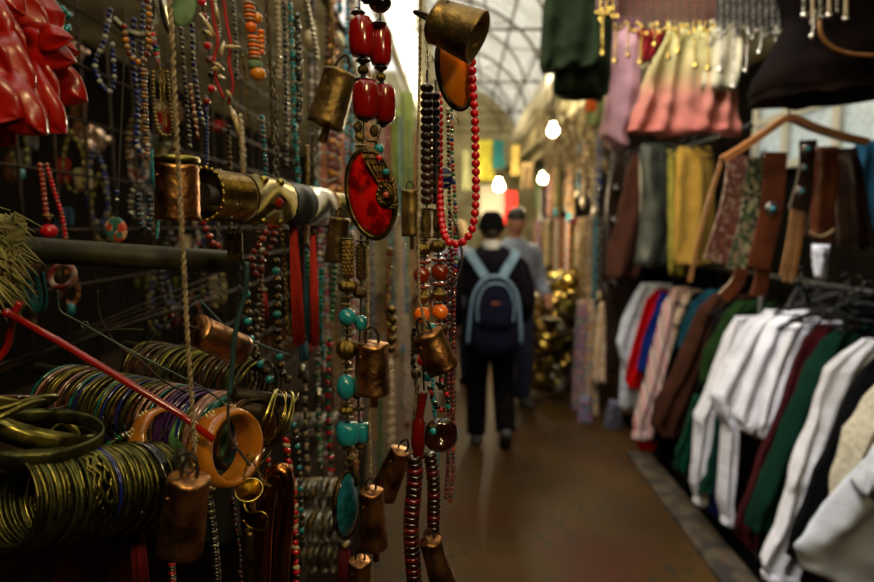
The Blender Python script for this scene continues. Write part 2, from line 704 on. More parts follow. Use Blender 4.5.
WALLD = mat('dark_stall_wall', (0.014, 0.010, 0.006), (0.006, 0.005, 0.003), spec=.05, rough=0.95, scale=4)
CREAM = mat('old_cream_paint', (0.50, 0.45, 0.30), (0.28, 0.25, 0.14), rough=0.85, scale=3)
PANEL = mat('translucent_roof_sheet', (0.80, 0.80, 0.76), (0.55, 0.55, 0.50), rough=0.9, scale=2)
_nt = PANEL.node_tree
_tr = _nt.nodes.new('ShaderNodeBsdfTranslucent')
_mx = _nt.nodes.new('ShaderNodeMixShader')
_mx.inputs[0].default_value = .75
_rp = [n for n in _nt.nodes if n.type == 'VALTORGB'][0]
_nt.links.new(_rp.outputs['Color'], _tr.inputs['Color'])
_nt.links.new(_nt.nodes['Principled BSDF'].outputs[0], _mx.inputs[1])
_nt.links.new(_tr.outputs[0], _mx.inputs[2])
_nt.links.new(_mx.outputs[0], _nt.nodes['Material Output'].inputs['Surface'])
RUST = mat('rusty_iron', (0.14, 0.09, 0.05), (0.06, 0.04, 0.02), rough=0.8, scale=20)
SKYP = mat('bright_sky_glass', (0.9, 0.9, 0.85), rough=0.3, emit=(1.0, 0.93, 0.72), estr=2.6)
SKYB = mat('pale_blue_sky_glass', (0.6, 0.7, 0.75), rough=0.3, emit=(0.62, 0.74, 0.78), estr=0.28)
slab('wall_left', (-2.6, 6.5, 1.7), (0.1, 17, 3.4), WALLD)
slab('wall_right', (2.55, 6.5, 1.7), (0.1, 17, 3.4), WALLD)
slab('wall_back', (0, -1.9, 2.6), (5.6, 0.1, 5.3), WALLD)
slab('wall_far', (0.3, 14.6, 2.6), (6.5, 0.1, 5.3), CREAM)
slab('ceiling_left', (-1.68, 6.5, 3.0), (2.0, 17, 0.05), CREAM)
slab('ceiling_right', (2.35, 6.5, 2.95), (1.6, 17, 0.05), CREAM)

# arched roof over the aisle: sheets between iron ribs
E0 = (1.3, 3.66)   # right eave: lateral x, z
E1 = (-0.55, 5.0)


def arc(t, Y, off=0.0):
    a = t * PI / 2
    x = E1[0] + (E0[0] - E1[0]) * math.sin(a)
    z = E0[1] + (E1[1] - E0[1]) * math.cos(a)
    return V((AX(x, Y) + off * math.sin(a), Y, z + off * math.cos(a)))


b = MB()
Y0, Y1 = -1.85, 14.6
for k in range(14):
    ya, yb = Y0 + (Y1 - Y0) * k / 14, Y0 + (Y1 - Y0) * (k + 1) / 14
    rs = []
    for Y in (ya, yb - 0.02):
        rs.append([arc(i / 10, Y) for i in range(11)])
    b.rings(rs, PANEL, wrap=False, caps=False)
b.build('ceiling_arched', origin=(0, 0, 0), kind='structure')
for k in range(6):
    Y = 1.9 + k * 2.35
    b = MB()
    b.tube([arc(i / 12, Y, -0.08) for i in range(13)], 0.022, RUST, 6)
    b.tube([arc(i / 12, Y, -0.38) for i in range(13)], 0.016, RUST, 6)
    for i in range(0, 12, 3):
        b.tube([arc(i / 12, Y, -0.08), arc((i + 1.5) / 12, Y, -0.38), arc((i + 3) / 12, Y, -0.08)], 0.009, RUST, 5)
    b.tube([V((AX(E1[0], Y), Y, E0[1] + .05)), V((AX(E0[0], Y), Y, E0[1] + .05))], 0.016, RUST, 6)
    b.tube([V((AX(0.3, Y), Y, E0[1] + .05)), arc(.3, Y, -.3)], 0.012, RUST, 6)
    b.build('trim_%d' % (k + 1), kind='structure')
WHITEP = mat('white_gutter', (0.75, 0.74, 0.66), (0.55, 0.53, 0.45), rough=0.6, scale=5)
b = MB()
b.tube([V((AX(E0[0], Y0) - .08, Y0, E0[1] - .09)), V((AX(E0[0], Y1) - .08, Y1, E0[1] - .09))], 0.06, WHITEP, flat=(0.22, 0.16))
b.build('trim_eave', kind='structure')
b = MB()
for i in (3, 6, 9):
    b.tube([arc(i / 12, Y0, -0.03), arc(i / 12, Y1, -0.03)], 0.02, RUST, 5)
b.build('trim_purlin', kind='structure')
# fascia under the right eave
b = MB()
b.tube([V((AX(1.42, Y0), Y0, 3.25)), V((AX(1.42, Y1), Y1, 3.25))], 0.05, CREAM, flat=(0.8, 0.05))
b.build('wall_fascia', kind='structure')
# clerestory glazing on the left, bright with sky
b = MB()
b.tube([V((AX(-.55, Y0), Y0, 4.0)), V((AX(-.55, 7.6), 7.6, 4.0))], 0.05, SKYP, flat=(2.0, 0.03))
b.build('window_1', kind='structure')
b = MB()
b.tube([V((AX(-.55, 7.6), 7.6, 4.0)), V((AX(-.55, Y1), Y1, 4.0))], 0.05, CREAM, flat=(2.0, 0.05))
b.build('wall_clerestory', kind='structure')
b = MB()
for Y in [1.0 + 1.3 * i for i in range(5)]:
    b.box(V((AX(-.53, Y), Y, 4.0)), (0.02, 0.03, 2.0), WHITEP)
b.tube([V((AX(-.53, Y0), Y0, 4.0)), V((AX(-.53, 7.6), 7.6, 4.0))], .02, WHITEP, flat=(0.03, 0.04))
b.tube([V((AX(-.53, Y0), Y0, 3.02)), V((AX(-.53, 7.6), 7.6, 3.02))], .02, WHITEP, flat=(0.05, 0.06))
b.build('trim_clerestory', kind='structure')
# window over the clothes stall
b = MB()
b.box(V((2.48, 3.75, 2.4)), (0.03, 1.9, 0.62), SKYB)
b.build('window_2', kind='structure')
b = MB()
for y in (2.8, 3.3, 3.75, 4.3, 4.7):
    b.box(V((2.45, y, 2.4)), (0.04, 0.07, 0.66), WHITEP)
for z in (2.08, 2.42, 2.72):
    b.box(V((2.45, 3.75, z)), (0.05, 2.0, 0.05), WHITEP)
b.build('trim_window', kind='structure')
# raised timber sill along the clothes stall
SILLM = mat('grimy_grey_board', (0.085, 0.062, 0.036), (0.022, 0.016, 0.010), rough=0.7, scale=7, lo=0.42, hi=0.55)
b = MB()
b.tube([V((AX(1.30, 1.6), 1.6, 0.01)), V((AX(1.30, 4.2), 4.2, 0.01))], 0.02, SILLM, flat=(0.03, 0.17))
b.build('trim_sill', kind='structure')

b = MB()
b.tube([V((AX(1.93, .8), .8, 0.015)), V((AX(1.93, 5.0), 5.0, 0.015))], 0.02, mat('floor_shade_black', (.008, .007, .005), spec=.02, rough=1), flat=(0.05, 1.05))  # near-black sheet put in for the shade under the clothes
b.build('trim_floor_shade', kind='structure')

# ================================================================== bulbs
BULB = mat('glowing_bulb', (1, 0.9, 0.7), rough=0.2, emit=(1.0, 0.80, 0.45), estr=40)


def bulb(px, py, Y, r, label, top):
    p = W(px, py, Y)
    e = empty('light_bulb', p + V((0, 0, r * 2.4)), label, 'light bulb')
    b = MB()
    b.lathe([(r * math.sin(a_), -r * math.cos(a_)) for a_ in [PI * .75 * i_ / 10 for i_ in range(11)]] + [(r * .5, r * 1.2), (r * .42, r * 1.6)], Matrix.Translation(p), BULB, 20)
    b.build('glass_bulb', e)
    b = MB()
    b.lathe([(r * .5, r * 1.5), (r * .55, r * 2.4), (r * .2, r * 2.8)], Matrix.Translation(p), BLACK, 10)
    b.build('socket', e)
    b = MB()
    b.tube([p + V((0, 0, r * 2.6)), p + V((0.01, 0, (top - p.z) / 2)), V((p.x, p.y, top))], 0.005, CORD, 5)
    b.build('wire', e)


bulb(553, 131, 3.4, 0.030, 'large glowing bulb hanging below the dark green garment', 2.98 if False else 3.6)
bulb(543, 179, 6.0, 0.045, 'small glowing bulb beside the pale straw bundles along the aisle', 3.6)
bulb(499, 186, 8.5, 0.07, 'glowing bulb straight above the head of the person with the backpack', 3.6)

# ================================================================== far end of the aisle
def panel(name, px0, py0, px1, py1, Y, m, label, cat, folds=3, thick=0.03, amp=0.02, group=None):
    b = MB()
    cloth(b, [(py0, px0, px1), ((py0 + py1) / 2, px0, px1), (py1, px0 - 1, px1 + 1)], Y, thick, m, folds=folds, amp=amp, seed=px0 * .37)
    return b.build(name, label=label, cat=cat, group=group)


YEL = mat('yellow_cloth', (0.62, 0.55, 0.08), rough=0.9, scale=8)
TEALC = mat('teal_cloth', (0.02, 0.22, 0.24), rough=0.9, scale=8)
LGRN = mat('pale_green_cloth', (0.42, 0.50, 0.16), (0.28, 0.36, 0.1), rough=0.9, scale=12)
PALE = mat('pale_board', (0.80, 0.72, 0.58), (0.7, 0.6, 0.48), rough=0.8, scale=3)
REDC = mat('red_cloth', (0.65, 0.03, 0.02), rough=0.9, scale=8)
SALM = mat('salmon_cloth', (0.70, 0.30, 0.17), (0.58, 0.22, 0.12), rough=0.9, scale=8)
panel('hanging_cloth', 474, 140, 493, 181, 9.5, YEL, 'yellow cloth hanging high at the end of the aisle', 'cloth')
panel('hanging_cloth', 493, 140, 504, 168, 9.3, TEALC, 'teal cloth hanging beside the yellow one at the end of the aisle', 'cloth')
panel('hanging_cloth', 504, 191, 517, 226, 9.0, REDC, 'red cloth hanging behind the man in the grey sweater', 'cloth')
panel('hanging_cloth', 399, 92, 414, 190, 4.6, LGRN, 'pale green scarf hanging high on the left of the aisle', 'scarf', folds=5)
panel('hanging_cloth', 389, 110, 400, 185, 4.0, LGRN, 'narrow pale green scarf nearest the oval red pendant', 'scarf', folds=4)
b = MB()
p = W(493, 206, 9.8)
b.box(p, (0.42, 0.03, 0.66), PALE)
b.build('sign_board', label='plain pale board at the end of the aisle above the black cap', cat='board')
panel('hanging_cloth', 320, 134, 356, 208, 2.4, SALM, 'salmon cloth hanging behind the cuff bracelets', 'cloth', folds=2)

# ================================================================== people
SKIN = mat('skin', (0.50, 0.27, 0.17), (0.42, 0.2, 0.12), rough=0.5, scale=20)
HAIRD = mat('dark_hair', (0.05, 0.035, 0.025), (0.02, 0.015, 0.01), rough=0.6, scale=80, bump=0.5)
HAIRB = mat('fair_hair', (0.50, 0.36, 0.18), (0.32, 0.2, 0.09), rough=0.6, scale=80, bump=0.5)
NAVYH = mat('black_hoodie', (0.022, 0.017, 0.024), (0.012, 0.010, 0.014), spec=.05, rough=1, scale=20)
TROU = mat('black_trousers', (0.014, 0.012, 0.010), (0.008, 0.007, 0.006), spec=.05, rough=1, scale=20)
CAPM = mat('black_cap_cloth', (0.012, 0.012, 0.012), spec=.05, rough=1, scale=20)
PACK = mat('navy_backpack_nylon', (0.018, 0.019, 0.042), (0.010, 0.011, 0.026), spec=.1, rough=0.9, scale=20)
PACKB = mat('light_blue_webbing', (0.22, 0.33, 0.42), (0.16, 0.25, 0.34), rough=0.8, scale=20)
WHITEC = mat('white_collar', (0.8, 0.8, 0.78), rough=0.9, scale=20)
SHOE = mat('dark_trainer', (0.06, 0.055, 0.045), (0.03, 0.03, 0.025), rough=0.7, scale=20)
GREYS = mat('grey_blue_sweater', (0.30, 0.33, 0.42), (0.23, 0.26, 0.34), rough=0.95, scale=20)
LAV = mat('lavender_sweater', (0.25, 0.24, 0.36), rough=0.95, scale=20)
JEANS = mat('dark_denim', (0.03, 0.04, 0.08), rough=0.95, scale=20)


def person(x, y, h, rz, arms, legs, hips, label, top, bottom, hair, headturn=0.0, capm=None, lean=0.0):
    """figure facing +Y locally; arms/legs are joint lists"""
    k = h / 1.75
    e = empty('person', (x, y, 0), label, 'person')
    e.rotation_euler = (0, 0, rz)

    def add(b, name, parent=None):
        o = bpy.data.objects.new(name, b.mesh(name))
        C.objects.link(o)
        o.parent = parent or e
        o.scale = (k, k, k)
        return o
    # body: one skinned surface
    vs, es, rad = [], [], []

    def jv(p, r, par=None):
        vs.append(tuple(p))
        rad.append(r)
        if par is not None:
            es.append((par, len(vs) - 1))
        return len(vs) - 1
    pel = jv((0, 0, 0.95), (.13, .10))
    wa = jv((0, 0, 1.10), (.12, .09), pel)
    ch = jv((0, 0, 1.30), (.15, .10), wa)
    ne = jv((0, 0, 1.45), (.06, .06), ch)
    hd = jv((0, 0.02, 1.53), (.055, .06), ne)
    for sgn, A in ((-1, arms[0]), (1, arms[1])):
        q = jv((sgn * .15, 0, 1.38), (.055, .055), ch)
        for p_, r_ in zip(A, (.042, .03)):
            q = jv(p_, (r_, r_), q)
        # palm
        d = (V(A[1]) - V(A[0])).normalized()
        pp = V(A[1]) + d * .05
        jv(tuple(pp), (.032, .022), q)
    for sgn, Lg in ((-1, legs[0]), (1, legs[1])):
        q = jv((sgn * .09, 0, .88), (.085, .085), pel)
        for p_, r_ in zip(Lg, (.055, .038)):
            q = jv(p_, (r_, r_), q)
    me = bpy.data.meshes.new('body')
    me.from_pydata(vs, es, [])
    me.materials.append(SKIN)
    o = bpy.data.objects.new('body', me)
    C.objects.link(o)
    o.parent = e
    o.scale = (k, k, k)
    sk = o.modifiers.new('s', 'SKIN')
    sk.use_smooth_shade = True
    for i, r in enumerate(rad):
        me.skin_vertices[0].data[i].radius = r
    me.skin_vertices[0].data[0].use_root = True
    ss = o.modifiers.new('u', 'SUBSURF')
    ss.levels = ss.render_levels = 1
    # hands: five tapered fingers each
    for sgn, A in ((-1, arms[0]), (1, arms[1])):
        b = MB()
        d = (V(A[1]) - V(A[0])).normalized()
        side = V((0, 1, 0)) - d * d.y
        side.normalize()
        nrm = d.cross(side)
        base = V(A[1]) + d * .075
        b.sphere(V(A[1]) + d * .055, .036, SKIN, 10, 6, sc=(.6, 1, 1.2))
        for f, L in enumerate((.065, .075, .07, .055)):
            q0 = base + side * (.03 - .02 * f)
            c1 = q0 + d * L * .5 - nrm * sgn * .004
            c2 = q0 + d * L - nrm * sgn * .022 * -1
            b.tube([q0, c1, c2], [.0095, .0085, .006], SKIN, 7)
        q0 = V(A[1]) + d * .035 + side * .03
        b.tube([q0, q0 + d * .025 + side * .022, q0 + d * .05 + side * .026], [.011, .01, .007], SKIN, 7)
        add(b, 'hand')
    # head
    HM = Matrix.Translation((0, 0.015, 1.635)) @ Matrix.Rotation(headturn, 4, 'Z') @ Matrix.Rotation(-lean, 4, 'X')
    b = MB()
    rs = []
    for i in range(15):
        a = PI * i / 14
        z = -math.cos(a) * .118
        w = math.sin(a)
        ring = []
        for j in range(24):
            t = 2 * PI * j / 24
            rx = .077 * w * (1 - (.18 if z < -.03 else 0) * min(1, (-z - .03) / .07 if z < -.03 else 0))
            ry = .098 * w
            y = math.sin(t) * ry
            if z < -.02 and y < 0:
                y *= .75
            ring.append(HM @ V((math.cos(t) * rx, y, z)))
        rs.append(ring)
    b.rings(rs, SKIN)
    b.tube([HM @ V((0, .09, .015)), HM @ V((0, .112, -.02)), HM @ V((0, .1, -.028))], [.008, .014, .010], SKIN, 8)
    for sg in (-1, 1):
        b.sphere(HM @ V((sg * .078, -.005, -.005)), .03, SKIN, 8, 6, sc=(.3, .6, 1))
        b.sphere(HM @ V((sg * .031, .086, .012)), .011, WHITEC, 8, 6)
        b.sphere(HM @ V((sg * .031, .0955, .012)), .0055, HAIRD, 8, 6)
        b.tube([HM @ V((sg * .015, .097, .032)), HM @ V((sg * .05, .085, .034))], .004, HAIRD, 5)
    b.tube([HM @ V((-.024, .093, -.056)), HM @ V((0, .1, -.058)), HM @ V((.024, .093, -.056))], .005, mat('lips', (.4, .12, .1)), 6)
    b.lathe([(.052, -.12), (.055, 0), (.06, .08)], Matrix.Translation((0, 0, 1.5)), SKIN, 14)
    add(b, 'head')
    b = MB()
    rs = []
    for i in range(9):
        a = PI / 2 * i / 8
        ring = []
        for j in range(24):
            t = 2 * PI * j / 24
            back = -math.sin(t)
            z0 = .035 - .085 * max(0, back)
            z = z0 + (.13 - z0) * math.sin(a)
            w = math.cos(a) ** .6
            ring.append(HM @ V((math.cos(t) * .085 * w, math.sin(t) * .105 * w - .006, z)))
        rs.append(ring)
    b.rings(rs, hair)
    add(b, 'hair')
    if capm:
        b = MB()
        rs = []
        for i in range(9):
            a = PI / 2 * i / 8
            rs.append([HM @ V((math.cos(2 * PI * j / 24) * .094 * math.cos(a) ** .55, math.sin(2 * PI * j / 24) * .114 * math.cos(a) ** .55 - .005,
                               .02 + .12 * math.sin(a) + .006 * noise.noise(V((i * .5, j * .6, 1))))) for j in range(24)])
        b.rings(rs, capm)
        b.torus(V((0, 0, 0)), .1, .012, capm, HM @ Matrix.Translation((0, -.005, .022)) @ Matrix.Diagonal((.94, 1.12, 1.6, 1)), 24, 6)
        add(b, 'cap')
    # top
    b = MB()
    loft(b, [(0, 0, .86, .17, .115), (0, 0, .90, .20, .135), (0, 0, 1.0, .195, .13), (0, 0, 1.12, .19, .13), (0, 0, 1.25, .215, .14),
             (0, 0, 1.36, .215, .135), (0, 0, 1.42, .18, .115), (0, 0, 1.465, .11, .09), (0, 0, 1.5, .072, .075)], top, 28, p=.85)
    for sgn, A in ((-1, arms[0]), (1, arms[1])):
        limb(b, [V((sgn * .13, 0, 1.385)), V((sgn * .205, 0, 1.35))] + [V(A[0]), V(A[1])], [.07, .078, .06, .042], top)
    t_ = add(b, 'sweater')
    if capm:
        b = MB()
        b.torus(V((0, -.05, 1.455)), .085, .042, top, Matrix.Rotation(.5, 4, 'X'), 24, 8, sc=(1.15, .9))
        b.sphere(V((0, -.12, 1.41)), .1, top, 14, 8, sc=(1.1, .5, .9))
        add(b, 'hood', t_).scale = (1, 1, 1)
        b = MB()
        b.lathe([(.062, -.02), (.066, .03), (.06, .05)], Matrix.Translation((0, 0, 1.515)), WHITEC, 18)
        add(b, 'collar')
    b = MB()
    loft(b, [(0, 0, .80, .15, .12), (0, 0, .86, .18, .125), (0, 0, 1.0, .165, .115)], bottom, 24)
    for sgn, Lg in ((-1, legs[0]), (1, legs[1])):
        limb(b, [V((sgn * .085, 0, .9)), V(Lg[0]), V(Lg[1])], [.112, .085, .075], bottom, 16)
    add(b, 'trousers')
    for (sgn, Lg, fd) in ((-1, legs[0], hips[0]), (1, legs[1], hips[1])):
        b = MB()
        a = V(Lg[1])
        fwd = V((0, math.cos(fd), -math.sin(fd)))
        upv = V((0, math.sin(fd), math.cos(fd)))
        Mx = frame(a - upv * .02, V((1, 0, 0)), upv, fwd)
        loft(b, [(0, -.02, -.075, .025, .02), (0, -.01, -.06, .04, .045), (0, .0, 0, .042, .055), (0, -.02, .08, .048, .04), (0, -.035, .14, .046, .025), (0, -.04, .18, .02, .012)], SHOE, 16, M=Mx)
        add(b, 'shoe')
    return e


px = W(491, 300, 4.4).x
pe = person(px, 4.4, 1.735, -0.04,
            [[(-.27, -.02, 1.12), (-.25, .12, .93)], [(.27, -.02, 1.12), (.25, .14, .95)]],
            [[(-.10, .05, .48), (-.10, .02, .085)], [(.10, .04, .5), (.115, -.12, .15)]], [0, 0.75],
            'person in black clothes and black cap walking away, wearing a backpack', NAVYH, TROU, HAIRD, capm=CAPM)
# backpack
q = V((px, 4.4, 0))
e = empty('backpack', q + V((0, -.24, .74)), 'navy backpack with light blue straps on the back of the walking person', 'backpack')


def rbox(b, c, rx, ry, rz, m, M=None, top=1.0, nseg=28):
    rs = []
    for i in range(13):
        t = -1 + 2 * i / 12
        f = (1 - abs(t) ** 4) ** .35 if abs(t) < 1 else .05
        f = max(f, .08)
        k = 1 - (1 - top) * (t + 1) / 2
        rs.append([V(c) + V((rx * k * f * math.copysign(abs(math.cos(2 * PI * j / nseg)) ** .6, math.cos(2 * PI * j / nseg)),
                             ry * f * math.copysign(abs(math.sin(2 * PI * j / nseg)) ** .6, math.sin(2 * PI * j / nseg)), rz * t)) for j in range(nseg)])
    b.rings(rs, m)


b = MB()
rbox(b, q + V((.0, -.235, 1.03)), .185, .085, .30, PACK, top=.72)
b.build('pack_body', e)
b = MB()
rbox(b, q + V((.0, -.325, 1.11)), .13, .035, .17, PACK, top=.8)
fp = b.build('front_pocket', e)
b = MB()
b.tube(smooth([q + V((x, y, z)) for x, y, z in ((-.185, -.30, .84), (-.175, -.315, 1.0), (-.15, -.325, 1.18), (-.08, -.325, 1.285), (0, -.325, 1.31), (.08, -.325, 1.285), (.15, -.325, 1.18), (.175, -.315, 1.0), (.185, -.30, .84))], 5), .010, PACKB, 6)
b.build('piping', e)
b = MB()
b.tube(smooth([q + V((x, -.362, z)) for x, z in ((-.12, 1.0), (-.125, 1.12), (-.08, 1.235), (0, 1.265), (.08, 1.235), (.125, 1.12), (.12, 1.0))], 5), .007, PACKB, 6)
b.box(q + V((.0, -.365, 1.13)), (.05, .006, .018), mat('rust_label', (.35, .12, .05)))
b.build('zip', fp)
for sg in (-1, 1):
    b = MB()
    b.tube(smooth([q + V((sg * .055, -.20, 1.29)), q + V((sg * .10, -.165, 1.36)), q + V((sg * .15, -.13, 1.435)), q + V((sg * .165, -.05, 1.475)), q + V((sg * .165, .08, 1.45)), q + V((sg * .175, .16, 1.3))], 5), .02, PACKB, flat=(.062, .014))
    b.build('strap', e)
b = MB()
b.tube(smooth([q + V((-.03, -.2, 1.3)), q + V((-.02, -.23, 1.36)), q + V((.02, -.23, 1.36)), q + V((.03, -.2, 1.3))], 5), .008, PACK, 6)
b.build('handle', e)

person(W(514, 300, 5.4).x, 5.4, 1.80, PI + .45,
       [[(-.26, .03, 1.12), (-.2, .2, 1.0)], [(.27, .0, 1.12), (.22, .22, 1.02)]],
       [[(-.10, .03, .48), (-.10, .0, .085)], [(.10, .04, .5), (.1, .0, .085)]], [0, 0],
       'man in a grey-blue sweater facing this way beyond the backpack wearer', GREYS, JEANS, HAIRD, headturn=-.35, lean=.12)
person(W(459, 300, 6.1).x, 6.1, 1.69, .4,
       [[(-.25, .03, 1.12), (-.2, .2, 1.0)], [(.26, .0, 1.12), (.22, .2, 1.02)]],
       [[(-.10, .03, .48), (-.10, .0, .085)], [(.10, .04, .5), (.1, .0, .085)]], [0, 0],
       'person with fair hair in a lavender top, half hidden behind the backpack wearer', LAV, JEANS, HAIRB)

# ================================================================== clothes on the long rail
def fab(name, c, k=0.62, scale=14, bump=0.25):
    return mat(name, c, tuple(x * k for x in c), rough=0.95, scale=scale, bump=bump * 2.4, bscale=16, lo=.25, hi=.6, spec=0.08, bdist=.012)


WHT = fab('white_cotton', (0.66, 0.655, 0.68), .85, bump=.5)
WHT2 = fab('grey_white_jersey', (0.48, 0.50, 0.54), .85)
CREAMK = fab('cream_knit', (0.55, 0.50, 0.38), .7, 60, .6)
BLKF = mat('black_cloth', (0.010, 0.010, 0.011), rough=1, spec=.03, scale=14, bump=.5, bscale=16, bdist=.012)
RAIL = mat('rail_steel', (0.07, 0.07, 0.065), rough=0.4, metal=1, scale=20)

railA, railB = V((AX(1.57, 1.3), 1.3, 1.40)), V((AX(1.57, 5.0), 5.0, 1.40))
e = empty('clothes_rack', (AX(1.57, 3.1), 3.1, 0), 'long low steel clothes rack standing along the right of the aisle', 'clothes rack')
b = MB()
b.tube([railA, railB], .016, RAIL, 10)
b.build('top_rail', e)
for Y in (1.35, 3.1, 4.95):
    b = MB()
    b.tube([V((AX(1.57, Y), Y, 1.4)), V((AX(1.57, Y), Y, .08))], .014, RAIL, 8)
    b.build('post', e)
b = MB()
b.tube([V((AX(1.42, 1.3), 1.3, .09)), V((AX(1.42, 4.1), 4.1, .09))], .012, BLACK, 8)
b.tube([V((AX(1.42, 4.1), 4.1, .09)), V((AX(1.75, 4.1), 4.1, .09))], .012, BLACK, 8)
b.tube([V((AX(1.75, 1.3), 1.3, .09)), V((AX(1.75, 4.1), 4.1, .09))], .012, BLACK, 8)
b.build('base_rail', e)
b = MB()
b.tube([V((AX(1.33, 4.25), 4.25, .16)), V((AX(1.8, 4.25), 4.25, .16))], .018, RAIL, 8)
b.tube([V((AX(1.36, 4.25), 4.25, .16)), V((AX(1.36, 4.25), 4.25, .06))], .012, RAIL, 8)
b.build('foot', e)
for Y, x in ((4.25, 1.36), (1.35, 1.42)):
    b = MB()
    b.torus(V((AX(x, Y), Y, .03)), .02, .011, BLACK, Matrix.Rotation(PI / 2, 4, 'Y'), 16, 6)
    b.build('caster', e)


def hanger_mesh(m):
    b = MB()
    b.tube(smooth([V((-.2, 0, -.09)), V((-.1, 0, -.05)), V((0, 0, -.02)), V((.1, 0, -.05)), V((.2, 0, -.09))], 3), .008, m, 6)
    b.tube([V((-.19, 0, -.095)), V((.19, 0, -.095))], .005, m, 6)
    return b.mesh('hanger_arms')


def hook_mesh(m):
    b = MB()
    b.tube([V((0, 0, -.02)), V((0, 0, .03))] + [V((.02 * math.sin(a) * 1.0, 0, .052 - .022 * math.cos(a))) for a in [PI * i / 6 for i in range(0, 9)]], .003, m, 6)
    return b.mesh('hook')


HM_, HK_ = hanger_mesh(BLACK), hook_mesh(RAIL)


def hanger(Y, z, x, label, group):
    h = empty('clothes_hanger', (x, Y, z), label, 'hanger', group)
    inst(HM_, 'hanger_arms', h, (x, Y, z))
    inst(HK_, 'hook', h, (x, Y, z))
    return h


